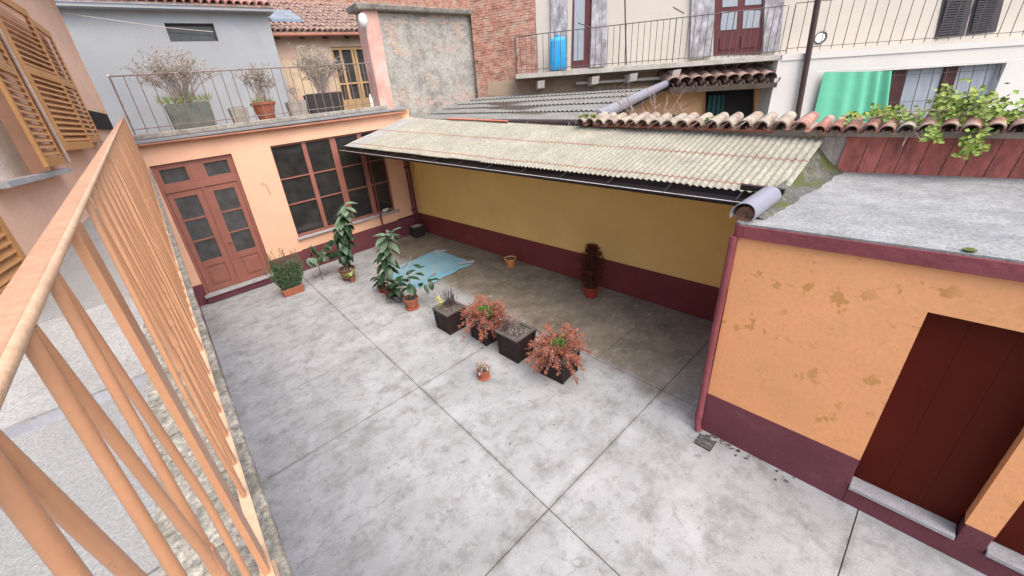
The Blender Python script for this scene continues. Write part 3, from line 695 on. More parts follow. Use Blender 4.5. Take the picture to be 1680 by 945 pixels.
shutter(LP(3.75, 0, .05), LP(4.62, 0, .05), 2.98, 4.9, lnor)
MB().tube([LP(6.86, 3.8, .12), LP(6.86, 5.75, .12)], .02, 8).build('shutter_rod', 'shutter_rod', lh)
rp = MB().tube([LP(11.3, 6.35, .1), V(270, 45, Y=13.1), V(350, 52, Y=13.1)], .008, 5).build('clothes_line', 'rope'); tag(rp, 'pale clothes line from the shuttered house to the grey house window', 'rope')
sb = thing('stone_ledge', 'grey stone ledge over an added black block for the dark recess at the far end of the walkway', 'ledge', LP(10.2, zw(10.2), .15))
lpanel(9.6, 11.2, 3.98, 4.05, .01, .34).build('ledge_slab', 'stone_sill', sb)
lpanel(9.7, 11.1, 3.4, 3.978, .01, .28).build('recess_block', 'dark_hole', sb)  # black block added as the dark recess under the ledge, its shade coloured in
pan = lpanel(9.55, 11.1, 4.25, 4.55, .02, .06).build('dark_box', 'dark_hole'); tag(pan, 'small dark box on the left house wall beyond the shutters', 'box')  # plain dark block on the wall

# ================================================================== far terrace railing
fr = thing('terrace_railing', 'thin brown iron railing in front of the potted shrubs on the far terrace', 'railing', (2.5, 11.0, 4.1))
ry = 10.99
MB().tube([(-.12, ry, 5.216), (5.72, ry, 5.225)], .014, 6).build('top_rail', 'iron_far', fr)
MB().tube([(-.12, ry, 4.20), (5.72, ry, 4.20)], .010, 6).build('bottom_rail', 'iron_far', fr)
n = 27
for i in range(n):
    x = -.1+5.8*i/(n-1); MB().tube([(x, ry, 4.09), (x, ry, 5.216)], .018 if i in (0, n-1) else .010, 6).build('baluster', 'iron_far', fr)
MB().lathe([(.02, 0), (.028, .02), (.02, .045)], (-.12, ry, 5.215), 8).build('finial', 'white_bit', fr)

# ================================================================== grey house and tan house behind the terrace
tile_big = barrel(.46, .085, .072, n=6)
tfar = meshof(tile_big, 'tile_far', 'roof_tile'); told = meshof(barrel(.46, .085, .072, n=6), 'tile_old', 'roof_tile')
def tile_roof(par, x0, x1, y0, z0, rows, slope, me, skip=None, pitch=.19, rowd=.36):
    nx = int((x1-x0)/pitch); ca, sa = math.cos(slope), math.sin(slope)
    for rI in range(rows):
        for i in range(nx):
            if skip and skip(rI, i): continue
            x = x0+pitch*(i+.5)
            inst('roof_tile', me, par, (x, y0+rI*rowd*ca, z0+rI*rowd*sa+.035+random.uniform(-.008,.008)), (0, -slope+.04, math.pi/2+random.uniform(-.04,.04)), (1, 1.05, random.uniform(.9, 1.2)))
    MB().hexa([(x0,y0+.02,z0-.02),(x1,y0+.02,z0-.02),(x1,y0+rows*rowd*ca+.1,z0+rows*rowd*sa+.02),(x0,y0+rows*rowd*ca+.1,z0+rows*rowd*sa+.02),
               (x0,y0+.02,z0+.02),(x1,y0+.02,z0+.02),(x1,y0+rows*rowd*ca+.1,z0+rows*rowd*sa+.06),(x0,y0+rows*rowd*ca+.1,z0+rows*rowd*sa+.06)]).build('roof_deck', 'tile_old', par)
h1 = thing('grey_house', 'pale grey plastered house with pink tile roof behind the far terrace', 'house', (1.5, 13.2, 4.1))
w = MB()
for (x0, x1, z0, z1) in ((-3, 1.40, 4.0, 6.85), (2.50, 3.95, 4.0, 6.85), (1.40, 2.50, 4.0, 6.19), (1.40, 2.50, 6.60, 6.85)): w.box(x0, x1, 13.2, 13.5, z0, z1)
w.box(3.65, 3.95, 13.5, 16.5, 4.0, 6.85)
w.build('wall', 'grey_plaster', h1)
wi = MB().box(1.40, 2.50, 13.36, 13.40, 6.19, 6.60).build('window', 'glass', h1)
fr_ = MB(); fr_.box(1.40, 2.50, 13.30, 13.36, 6.19, 6.22); fr_.box(1.40, 2.50, 13.30, 13.36, 6.57, 6.60); fr_.build('window_frame', 'shutter_dark', wi)
MB().box(-3, 4.1, 12.95, 13.5, 6.85, 6.93).build('eave', 'grey_plaster', h1)
tile_roof(h1, -2.8, 4.1, 12.9, 6.95, 5, R_(27), tfar)
h2 = thing('tan_house', 'tan and pink plastered house with brown tile roof and glazed door on the far terrace', 'house', (5.8, 14.5, 4.1))
w = MB(); w.box(3.9, 6.15, 14.5, 14.8, 4, 6.7); w.box(7.65, 9, 14.5, 14.8, 4, 6.7); w.box(6.15, 7.65, 14.5, 14.8, 6.2, 6.7)
w.build('wall', 'tan_plaster', h2)
MB().box(6.15, 7.65, 14.62, 14.66, 4.1, 6.2).build('door_glass', 'glass', h2)
dfm = MB()
for x in (6.15, 6.47, 6.92, 7.04, 7.58): dfm.box(x, x+.09, 14.56, 14.62, 4.1, 6.2)
dfm.box(6.15, 7.65, 14.55, 14.62, 6.11, 6.2); dfm.box(6.24, 7.58, 14.57, 14.62, 5.0, 5.06); dfm.box(6.24, 7.58, 14.57, 14.62, 4.1, 4.5)
dfm.build('door_frame', 'tan_frame', h2)
MB().tube([(3.98, 14.15, 6.50), (7.6, 14.15, 6.52)], .05, 8).build('gutter', 'rust_edge', h2)
for x in (4.4, 5.2, 6.0, 6.8): MB().bar((x, 14.2, 6.44), (x, 14.6, 6.56), .09, .12).build('rafter', 'eave_wood', h2)
tile_roof(h2, 3.95, 9.0, 14.12, 6.56, 9, R_(27), told, skip=lambda r, i: (2 <= r <= 4 and 3 <= i <= 7))
sk = MB().hexa([(4.5, 14.75, 6.98), (5.5, 14.75, 6.98), (5.5, 15.7, 7.45), (4.5, 15.7, 7.45), (4.5, 14.75, 7.06), (5.5, 14.75, 7.06), (5.5, 15.7, 7.53), (4.5, 15.7, 7.53)]).build('skylight', 'skylight', h2)
bk = thing('brick_gable', 'weathered pink brick gable rising behind the tan house roof', 'wall', (7, 17.8, 0))
MB().box(3, 19, 17.8, 18.2, 4, 13).build('wall', 'mortar', bk)
def brickwall(par, o, dx, W_, Hh, nrm, bl=.24, bh=.062, m='brick', proud=.012, keep=None):
    mb = MB(); dx = Vector(dx); nrm = Vector(nrm); o = Vector(o); z = 0; rI = 0
    while z < Hh:
        x = -(bl/2 if rI % 2 else 0)
        while x < W_:
            a0 = max(0, x+.006); a1 = min(W_, x+bl-.006)
            if a1-a0 > .03 and (keep is None or keep((a0+a1)/2, z)):
                t = proud*random.uniform(.2, 1.2)
                p = o+dx*a0+Vector((0,0,z+.004)); q = o+dx*a1+Vector((0,0,z+.004)); up = Vector((0,0,bh-.012)); nn = nrm*t; bk_ = -nrm*.02
                mb.hexa([p+bk_, p+nn, q+nn, q+bk_, p+bk_+up, p+nn+up, q+nn+up, q+bk_+up])
            x += bl
        z += bh; rI += 1
    return mb.build('bricks', m, par, kind='stuff')
brickwall(bk, (3, 17.8, 6.6), (1, 0, 0), 15.8, 4.6, (0, -1, 0), .26, .085)

# ================================================================== rendered wall with pillar
rw = thing('rendered_wall', 'stained grey rendered wall with pink end pillar and stone coping', 'wall', (8, 11.3, 4))
MB().box(6.32, 10.2, 11.3, 11.6, 3.0, 6.52).build('wall', 'old_render', rw)
MB().box(5.92, 6.40, 11.22, 11.7, 3.9, 6.55).build('pillar', 'pink_pillar', rw, bevel=.02)
MB().hexa([(5.72,11.1,6.55),(10.1,11.1,6.50),(10.1,11.75,6.5),(5.72,11.75,6.55),(5.66,11.05,6.68),(10.1,11.05,6.62),(10.1,11.75,6.62),(5.66,11.75,6.68)]).build('coping_slab', 'cap_stone', rw, bevel=.02)
brickwall(rw, (6.45, 11.3, 3.9), (1,0,0), 3.5, 2.6, (0,-1,0), m='brick_pale', keep=lambda a, z: noise.noise((a*1.6+4, z*2.2, 2.2)) > .40 or (z < .25 and a > .8 and noise.noise((a*3, z*9, 7)) > -.05) or (z > 2.35 and noise.noise((a*2, z*6, 3)) > 0), proud=.004)
lm = thing('wall_lamp', 'round white lamp on the pillar under the coping of the rendered wall', 'lamp', (5.85, 11.15, 6.2))
MB().lathe([(.03, -.17), (.10, -.12), (.125, 0), (.10, .12), (.03, .17)], (5.83, 11.12, 6.28), 14).build('globe', 'white_bit', lm)
MB().tube([(5.83, 11.14, 6.42), (5.95, 11.25, 6.46)], .02, 6).build('bracket', 'iron', lm)
bt = thing('bottle', 'small white bottle on the far terrace beside the glazed door', 'bottle', V(608, 162, Y=11.15))
bt.location.z = 4.09
q = bt.location
MB().lathe([(.05, 0), (.055, .02), (.055, .22), (.02, .30), (.02, .36)], q, 10).build('body', 'white_bit', bt)

# ================================================================== balcony building (facade runs obliquely)
EN = (1, 1, 0); ED = 19.7; WD = 20.95
bdir = Vector((1, -1, 0)).normalized(); bnor = Vector((-1, -1, 0)).normalized()
def PE(x, y): return V(x, y, n=EN, d=ED)
def PW(x, y, o=0): return V(x, y, n=EN, d=WD-o*1.41421)
bb = thing('balcony_house', 'cream plastered house with long iron balcony and white lower storey on the right', 'house', (15, 5.5, 3))
def wquad(pts, m, name, th=.2, par=None, plane='W', off=0, **k):
    P = [(PW(x, y, off) if plane == 'W' else PE(x, y)+bnor*off) for x, y in pts]
    return MB().slab(P, -bnor*th).build(name, m, par or bb, **k)
# cream upper wall, brick end
a0 = PW(880, 60); a1 = PW(1760, 60)
MB().hexa([Vector((a0.x,a0.y,2)), Vector((a1.x,a1.y,2)), Vector((a1.x,a1.y,2))-bnor*.3, Vector((a0.x,a0.y,2))-bnor*.3, Vector((a0.x,a0.y,8.6)), Vector((a1.x,a1.y,8.6)), Vector((a1.x,a1.y,8.6))-bnor*.3, Vector((a0.x,a0.y,8.6))-bnor*.3]).build('wall', 'cream', bb)
c0 = PW(779, 100)
br = thing('brick_pier', 'tall red brick wall between the rendered wall and the balcony', 'wall', (c0.x, c0.y, 3))
cc0 = Vector((c0.x, c0.y, 3.0)); cc1 = Vector((a0.x, a0.y, 3.0))-bdir*.01
MB().hexa([cc0, cc1, cc1-bnor*.3, cc0-bnor*.3]+[q+Vector((0,0,5.6)) for q in (cc0, cc1, cc1-bnor*.3, cc0-bnor*.3)]).build('wall', 'mortar', br)
brickwall(br, cc0+Vector((0,0,.4)), bdir, (cc1-cc0).length, 4.6, bnor, .25, .075, proud=.02)
# balcony slab
def seg(p, q, nsub=1): return p, q
s0 = PE(846, 122); s1 = PE(1282, 90)
def slabhex(p, q, th, back, m, name, par=None, off=0):
    p = p+bnor*off; q = q+bnor*off; bk_ = -bnor*back; dn = Vector((0,0,-th))
    return MB().hexa([p+dn, q+dn, q+dn+bk_, p+dn+bk_, p, q, q+bk_, p+bk_]).build(name, m, par or bb)
slab_o = slabhex(s0, s1, .13, .88, 'balc_slab', 'balcony_slab')
s2 = PE(1283, 90); s3 = PE(1760, 58)
slabhex(s2, s3, .16, .88, 'white_wall', 'balcony_slab', off=.03)
for x, y in ((888, 131), (978, 124), (1041, 119), (1112, 113)):
    p = PE(x, y)+Vector((0,0,-.02)); w_ = bdir*.11
    MB().hexa([p-w_+Vector((0,0,-.22))-bnor*.12, p+w_+Vector((0,0,-.22))-bnor*.12, p+w_+Vector((0,0,-.30))-bnor*.86, p-w_+Vector((0,0,-.30))-bnor*.86, p-w_, p+w_, p+w_-bnor*.86, p-w_-bnor*.86]).build('corbel', 'corbel', bb)
# darker brown wall sheet below the balcony slab
u0 = PW(800, 140); u1 = PW(1290, 118)
wquad([(800, 157), (1290, 165), (1290, 104), (800, 134)], 'brown_wall', 'under_wall', .05, off=.03)
# white lower storey
wl = MB(); 
def ep(x, y): return PE(x, y)
zlow = 1.2
for (xa, xb, ya_t, yb_t, bot) in ((1278, 1440, 95, 86, None), (1440, 1667, 86, 68, 'win'), (1667, 1760, 68, 62, None)):
    pa, pb = ep(xa, ya_t), ep(xb, yb_t); za, zb = pa.z, pb.z
    if bot == 'win': la, lb = ep(xa, 116).z, ep(xb, 101).z
    else: la = lb = zlow
    A = Vector((pa.x, pa.y, 0)); B_ = Vector((pb.x, pb.y, 0)); bk_ = -bnor*.25; Z = lambda z: Vector((0,0,z))
    wl.hexa([A+Z(la), B_+Z(lb), B_+Z(lb)+bk_, A+Z(la)+bk_, A+Z(za-.02), B_+Z(zb-.02), B_+Z(zb-.02)+bk_, A+Z(za-.02)+bk_])
wl.build('lower_wall', 'white_wall', bb)
pa = ep(1278, 95); MB().hexa([Vector((pa.x,pa.y,zlow))-bnor*.25, Vector((pa.x,pa.y,zlow))-bnor*.25+bdir*.3, Vector((pa.x,pa.y,zlow))-bnor*1.0+bdir*.3, Vector((pa.x,pa.y,zlow))-bnor*1.0,
   Vector((pa.x,pa.y,pa.z-.14))-bnor*.25, Vector((pa.x,pa.y,pa.z-.14))-bnor*.25+bdir*.3, Vector((pa.x,pa.y,pa.z-.14))-bnor*1.0+bdir*.3, Vector((pa.x,pa.y,pa.z-.14))-bnor*1.0]).build('return_wall', 'white_wall', bb)
# lower window
win = wquad([(1436, 200), (1672, 200), (1672, 99), (1436, 116)], 'pane_curtain', 'window', .03, plane='E', off=-.18)
for (xa, xb, dx) in ((1476, 1498, -22), (1561, 1583, -28), (1652, 1668, -30)):
    P = [PE(xa+dx, 200), PE(xb+dx, 200), PE(xb, 103), PE(xa, 105)]
    MB().slab([q-bnor*.13 for q in P], -bnor*.045).build('window_frame', 'frame_dark', win)
for i in range(11):
    x = 1450+i*22; MB().tube([PE(x-24, 200)-bnor*.06, PE(x, 114-i*1.4)-bnor*.06], .010, 5).build('grille_bar', 'iron', win)
for y in (128, 172):
    MB().tube([PE(1440, y-2)-bnor*.06, PE(1664, y-16)-bnor*.06], .008, 5).build('grille_bar', 'iron', win)
# upper doors and wrapped shutters on the W plane
def door(xl, xr, yt, yb, par):
    d_ = wquad([(xl, yb), (xr, yb-2), (xr+4, yt), (xl+4, yt)], 'door_maroon', 'balcony_door', .06, off=.02)
    return d_
d1 = door(1171, 1249, -40, 91, bb)
for (xl, xr, y0, y1) in ((1182, 1208, 50, 19), (1218, 1246, 47, 17), (1185, 1210, 12, -30), (1222, 1249, 9, -33), ):
    wquad([(xl, y0), (xr, y0-2), (xr+2, y1), (xl+2, y1)], 'pane_curtain', 'pane', .03, par=d1, off=.035)
for (xl, xr, y0, y1) in ((1180, 1206, 82, 62), (1215, 1243, 79, 59)):
    wquad([(xl, y0), (xr, y0-2), (xr+1, y1), (xl+1, y1)], 'door_maroon', 'panel', .03, par=d1, off=.045)
d2 = door(937, 968, -40, 112, bb)
wquad([(941, 100), (958, 98), (960, -30), (943, -30)], 'pane_curtain', 'pane', .03, par=d2, off=.035)
def crump(pts, m, name, off, nx=8, nz=26, amp=.035):
    a_, b_, c_, d_ = [PW(x, y, off) for x, y in pts]; mb = MB()
    for k in (0, 1):
        for i in range(nx+1):
            for j in range(nz+1):
                u_, v_ = i/nx, j/nz; p = (a_*(1-u_)+b_*u_)*(1-v_)+(d_*(1-u_)+c_*u_)*v_
                if k == 0: p = p+bnor*(amp*noise.noise((p.x*6+p.y*3, p.y*5, p.z*3.5))+amp)
                else: p = p-bnor*.03
                mb.v.append(p)
    M = (nx+1)*(nz+1)
    for i in range(nx):
        for j in range(nz):
            q0 = i*(nz+1)+j; q1 = (i+1)*(nz+1)+j
            mb.f += [(q0, q1, q1+1, q0+1), (M+q0, M+q0+1, M+q1+1, M+q1)]
    for j in range(nz):
        for i0 in (0, nx): 
            q = i0*(nz+1)+j; mb.f.append((q, q+1, M+q+1, M+q))
    for i in range(nx):
        for j0 in (0, nz):
            q = i*(nz+1)+j0; mb.f.append((q, M+q, M+q+nz+1, q+nz+1))
    return mb.build(name, m, bb, smooth=True)
for pts in ([(905, 116), (931, 113), (931, -40), (903, -40)], [(968, 111), (994, 108), (996, -40), (972, -40)], [(1131, 97), (1166, 93), (1174, -40), (1136, -40)], [(1251, 86), (1277, 83), (1290, -40), (1256, -40)]):
    crump(pts, 'wrap', 'wrapped_shutter', .06)
# dark louvred shutter pair, right
for (xa, xb, sh_) in ((1534, 1582, 30), (1586, 1634, 30)):
    P = [(xa, 64-(xa-1534)*.12), (xb, 64-(xb-1534)*.12), (xb+22, -34), (xa+22, -34)]
    lf = wquad(P, 'shutter_dark', 'dark_shutter', .04, off=.03)
    A, B_, C_, D_ = [PW(x, y, .075) for x, y in P]
    for i in range(20):
        v0 = .06+.88*i/20; v1 = v0+.028
        q = [(A*(.88)+B_*.12)*(1-v0)+(D_*.88+C_*.12)*v0, (A*.12+B_*.88)*(1-v0)+(D_*.12+C_*.88)*v0, (A*.12+B_*.88)*(1-v1)+(D_*.12+C_*.88)*v1, (A*.88+B_*.12)*(1-v1)+(D_*.88+C_*.12)*v1]
        MB().slab(q, -bnor*.03).build('slat', 'shutter_dark', lf)
# balcony railing
br_ = thing('balcony_railing', 'thin dark iron railing along the upper balcony', 'railing', s0)
r0, r1, r2, r3 = PE(846, 60), PE(1290, 9), PE(846, 117), PE(1290, 84)
MB().tube([r0, r1], .013, 6).build('top_rail', 'iron', br_)
MB().tube([r2+Vector((0,0,.02)), r3+Vector((0,0,.02))], .010, 6).build('bottom_rail', 'iron', br_)
nb = 46
for i in range(nb):
    t = i/(nb-1); MB().tube([r2.lerp(r3, t)-Vector((0,0,.06)), Vector((r2.lerp(r3, t).x, r2.lerp(r3, t).y, r0.lerp(r1, t).z))], .009 if i % 9 else .014, 5).build('baluster', 'iron', br_)
e0, e1 = PE(1290, 84), PE(1740, 52)
for i in range(1, 24):
    t = i/23; p = e0.lerp(e1, t); MB().tube([p+Vector((0,0,-.02)), p+Vector((0,0,1.25))], .009, 5).build('baluster', 'iron', br_)
MB().tube([e0+Vector((0,0,.07)), e1+Vector((0,0,.07))], .009, 5).build('bottom_rail', 'iron', br_)
MB().tube([e0+Vector((0,0,1.2)), e1+Vector((0,0,1.25))], .012, 5).build('top_rail', 'iron', br_)
q0 = PE(846, 60); 
for z in (0, -1.0): MB().tube([q0+Vector((0,0,z)), q0-bnor*.86+Vector((0,0,z))], .011, 5).build('side_rail', 'iron', br_)
for i in range(1, 7): p = q0-bnor*(.86*i/7); MB().tube([p, p-Vector((0,0,1.0))], .008, 5).build('baluster', 'iron', br_)
for (xa, ya, xb, yb) in ((946, 40, 968, 45), (1099, 15, 1122, 22)):
    o = MB().tube([PE(xa, ya)+bnor*.25, PE(xb, yb)], .016, 5).build('line_arm', 'iron', br_)
MB().tube([PE(1027, 107)+bnor*.03, PE(1024, -40)+bnor*.03], .022, 6).build('rail_post', 'iron', br_)
pole = MB().tube([PE(1300, 212)+bnor*.12, PE(1345, -45)+bnor*.12], .075, 10).build('drain_pole', 'gutter_brown'); tag(pole, 'tall brown downpipe in front of the white lower storey', 'pipe')
# blue container
bp_ = thing('blue_container', 'tall bright blue plastic container standing on the balcony behind the railing', 'container', PE(918, 119)-bnor*.3)
P = [PE(904, 117), PE(931, 113)]
zb_ = (P[0].z+P[1].z)/2+.02; ax = (P[1]-P[0]); ax.z = 0; L_ = ax.length; ax.normalize(); c_ = (P[0]+P[1])/2-bnor*.3
m = MB(); 
def ring(z, s): 
    return [Vector((c_.x, c_.y, z))+ax*(L_/2*s*math.copysign(abs(math.cos(t))**.6, math.cos(t)))+bnor*(.19*s*math.copysign(abs(math.sin(t))**.6, math.sin(t))) for t in [2*math.pi*j/20 for j in range(20)]]
rs = [ring(zb_, .9), ring(zb_+.04, 1), ring(zb_+.4, 1.02), ring(zb_+.78, .98), ring(zb_+.88, .9), ring(zb_+.92, .6)]
for rg in rs: m.v += rg
for i in range(len(rs)-1):
    for j in range(20): m.f.append((i*20+j, i*20+(j+1) % 20, (i+1)*20+(j+1) % 20, (i+1)*20+j))
m.f += [tuple(range(20))[::-1], tuple(100+j for j in range(20))]; m.sm = True
m.build('body', 'blue_plastic', bp_)
MB().box(c_.x-.05, c_.x+.05, c_.y-.05, c_.y+.05, zb_+.90, zb_+.98).build('cap', 'blue_plastic', bp_)
# green cloth
gc = MB(); nx, nz = 50, 14
A, B_, C_, D_ = PE(1325, 206), PE(1448, 203), PE(1459, 117), PE(1346, 119)
for k in (0, 1):
    for i in range(nx+1):
        for j in range(nz+1):
            u_, v_ = i/nx, j/nz; p = (A*(1-u_)+B_*u_)*(1-v_)+(D_*(1-u_)+C_*u_)*v_
            fold = (.03+.05*max(0, u_-.55)/.45)*math.sin(u_*(14+10*u_)*(1.2)+.5*v_)*(1.1-.4*v_)
            gc.v.append(p+bnor*(.14+fold-.006*k))
M = (nx+1)*(nz+1)
for i in range(nx):
    for j in range(nz):
        q0 = i*(nz+1)+j; q1 = q0+nz+1
        gc.f += [(q0, q1, q1+1, q0+1), (M+q0, M+q0+1, M+q1+1, M+q1)]
gco = gc.build('green_cloth', 'green_cloth', smooth=True); tag(gco, 'bright green cloth hung over the left end of the barred window', 'cloth')
MB().tube([PE(1335, 118)+bnor*.14, PE(1665, 99)+bnor*.14], .010, 5).build('curtain_wire', 'strip_white', bb)
vt = thing('air_vent', 'small round wall vent with dark crescent beside the brown downpipe', 'vent', PW(1346, 62, .02))
c_ = PW(1346, 62, .02)
MB().tube([c_, c_+bnor*.03], .17, 16).build('ring', 'shutter_dark', vt); MB().tube([c_+bnor*.03+bdir*-.04, c_+bnor*.05-bdir*.04], .13, 16).build('cover', 'white_bit', vt)

# ================================================================== grey corrugated roof behind the wall
gr = thing('rear_roof', 'mottled grey corrugated roof rising behind the boundary wall to the balcony', 'roof', (9, 8, 3.3))
ga, gb = V(678, 197, X=6.62), V(975, 203, X=6.62)
gd, gc_ = PW(800, 158, .05), PW(1098, 141, .05)
gd = V(790, 160, n=EN, d=WD-.4)
def gpt(u_, v_, lift=0): return (ga*(1-u_)+gb*u_)*(1-v_)+(gd*(1-u_)+gc_*u_)*v_+Vector((0,0,lift))
ncol, nrow = 5, 5
for ri in range(nrow):
    va, vb = ri/nrow-.0, (ri+1)/nrow+.03
    for ci in range(ncol):
        ua, ub = ci/ncol, (ci+1)/ncol; mb = MB(); n = 72
        for q in range(n+1):
            u_ = ua+(ub-ua)*q/n; wv = .017*math.cos(2*math.pi*u_*50); l = wv+.02*(1-0)*(1-(0))+.012*(nrow-ri)*-1+.05
            lo = l+.03; 
            mb.v += [gpt(u_, va, wv+.045), gpt(u_, min(vb, 1), wv+.0), gpt(u_, va, wv+.035), gpt(u_, min(vb, 1), wv-.012)]
        for q in range(n):
            b0 = 4*q; b1 = b0+4; mb.f += [(b0, b0+1, b1+1, b1), (b0+2, b1+2, b1+3, b0+3), (b0, b1, b1+2, b0+2), (b0+1, b0+3, b1+3, b1+1)]
        mb.sm = True; mb.build('roof_sheet', 'corrug_grey', gr)
MB().tube([ga+Vector((-.10, .1, -.01)), gb+Vector((-.10, -.05, .02))], .065, 10).build('gutter', 'gutter_brown', gr)
for i in range(6):
    p = lerp(ga, gb, .08+i*.17)+Vector((-.10, 0, .0)); MB().tube([p+Vector((0,-.012,0)), p+Vector((0,.012,0))], .071, 10).build('gutter_clip', 'channel', gr)
MB().tube([gpt(1.0, .02, .1), gpt(1.0, 1.0, .12)], .115, 12).build('verge_pipe', 'pvc', gr)
MB().tube([PW(945, 137, .25), PW(1120, 126, .3)], .05, 8).build('ridge_batten', 'corbel', gr)
MB().slab([gpt(0, -.02, -.06), gpt(1, -.02, -.06), gpt(1, 1, -.06), gpt(0, 1, -.06)], (0, 0, -.05)).build('roof_deck', 'eave_wood', gr)
MB().slab([gpt(0,0,-.12), gpt(1,0,-.12), Vector((gpt(1,0).x, gpt(1,0).y, 1.5)), Vector((gpt(0,0).x, gpt(0,0).y, 1.5))], (.2, 0, 0)).build('wall', 'brown_wall', gr)
# moss strip at foot of the rendered wall
# ================================================================== ochre yard wall, doorway, tile canopy
yh = thing('ochre_lodge', 'ochre walled lodge with dark doorway under a short tile canopy', 'building', (15, 5, 1))
def PC(x, y, off=0): return V(x, y, n=EN, d=20.55-off)
def cquad(pts, m, name, th, off=0, par=None):
    return MB().slab([PC(x, y, off) for x, y in pts], -bnor*th).build(name, m, par or yh)
cquad([(985, 250), (1158, 250), (1158, 130), (985, 150)], 'ochre_wall', 'wall', .1); cquad([(1236, 250), (1276, 250), (1276, 130), (1240, 130)], 'ochre_wall', 'wall', .1)
cquad([(1150, 250), (1250, 250), (1250, 140), (1150, 140)], 'dark_hole', 'doorway', .05, -.2)
cquad([(1062, 206), (1115, 202), (1117, 188), (1072, 190)], 'pot_dark', 'low_opening', .05, .05)
cu = MB(); nx = 24
A, B_, C_, D_ = PC(1151, 215), PC(1178, 215), PC(1184, 156), PC(1158, 156)
for i in range(nx+1):
    u_ = i/nx
    for (bo, to) in ((A, D_),):
        pb_ = A.lerp(B_, u_); pt_ = D_.lerp(C_, u_); f = .05*math.sin(u_*22)
        cu.v += [pb_+bnor*(.2+f), pt_+bnor*(.2+f*.6), pb_+bnor*(.19+f), pt_+bnor*(.19+f*.6)]
for i in range(nx):
    k = 4*i; cu.f += [(k, k+4, k+5, k+1), (k+2, k+3, k+7, k+6)]
cu.sm = True
cuo = cu.build('door_curtain', 'dark_green'); tag(cuo, 'dark green curtain hanging in the lodge doorway', 'curtain')
# small tile canopy
tc0, tc1 = V(1098, 146, n=EN, d=19.6), V(1274, 137, n=EN, d=19.6)
wv = (tc1-tc0); Lc = wv.length; wv.normalize()
ang = math.atan2((-bnor).y, (-bnor).x)
tmesh = meshof(barrel(.6, .22, .19, n=8), 'tile_old', 'canopy_tile')
tmu = meshof(barrel(.6, .17, .20, n=8, up=False), 'tile_old', 'canopy_tile')
nt_ = 9
for rI in range(3):
    for i in range(nt_):
        p = tc0+wv*(Lc*(i+.3)/nt_)+(-bnor)*(.42*rI)+Vector((0,0,.12+.13*rI))
        inst('canopy_tile', tmesh, yh, p, (0, -.30, ang+random.uniform(-.04,.04)))
        inst('canopy_tile', tmu, yh, p+wv*(Lc/nt_/2)+Vector((0,0,.02)), (0, -.30, ang))
MB().bar(tc0+Vector((0,0,-.06)), tc1+Vector((0,0,-.04)), .08, .14).build('canopy_beam', 'eave_wood', yh)
MB().slab([tc0+Vector((0,0,.02)), tc1+Vector((0,0,.02)), tc1-bnor*1.3+Vector((0,0,.36)), tc0-bnor*1.3+Vector((0,0,.36))], (0,0,-.04)).build('canopy_deck', 'eave_wood', yh)

# ================================================================== plants
def leafmesh(L, w, m, droop=.25, n=5):
    mb = MB()
    for i in range(n+1):
        t = i/n; ww = w*math.sin(math.pi*min(1, t*.93+.04))**.8*.5; x = L*t; z = -droop*L*t*t
        mb.v += [Vector((x, -ww, z+ww*.25)), Vector((x, 0, z)), Vector((x, ww, z+ww*.25))]
    for i in range(n):
        k = 3*i; mb.f += [(k, k+3, k+4, k+1), (k+1, k+4, k+5, k+2)]
    mb.sm = True; return meshof(mb, m, 'leaf')
LM_dark = leafmesh(.29, .15, 'leaf_dark', .3); LM_greygreen = leafmesh(.29, .15, 'leaf_greygreen', .25); LM_small = leafmesh(.20, .12, 'leaf_dark', .3)
def potmesh(par, c, r0, r1, h, m, rim=True, soil='soil', name='pot'):
    prof = [(r0*.96, 0), (r0, .01), (r1, h*.85)]
    if rim: prof += [(r1*1.10, h*.86), (r1*1.13, h), (r1*.98, h), (r1*.92, h*.86)]
    else: prof += [(r1*1.02, h), (r1*.93, h), (r1*.9, h*.86)]
    prof += [(.005, h*.86)]
    o = MB().lathe(prof, c, 20).build(name, m, par)
    MB().lathe([(r1*.91, h*.865), (r1*.91, h*.885), (.004, h*.90)], c, 16).build('soil', soil, par)
    return o
def leaf_at(par, me, p, az, pitch, s=1, roll=0):
    return inst('leaf', me, par, p, (roll, -pitch, az), (s, s, s))
def rubber(par, base, h, n, me, top=None, lean=(0,0), r=.012, s=1.0, start=.25, up=.2):
    pts = [Vector(base)+Vector((lean[0]*t*t, lean[1]*t*t, h*t)) for t in [i/8 for i in range(9)]]
    MB().tube(pts, [r*(1-.5*i/8) for i in range(9)], 7).build('stem', 'twig', par)
    az = random.uniform(0, 6)
    for i in range(n):
        t = start+(1-start)*(i+.5)/n; az += 2.4; k = min(7, int(t*8)); p = pts[k].lerp(pts[k+1], t*8-k)
        mm = top if (top and t > .8) else me  # upper leaves take the top mesh, a paler grey-green
        leaf_at(par, mm, p, az, (up+.6*(t-.5))+random.uniform(-.5, .15), s*random.uniform(.8, 1.15), random.uniform(-.4, .4))

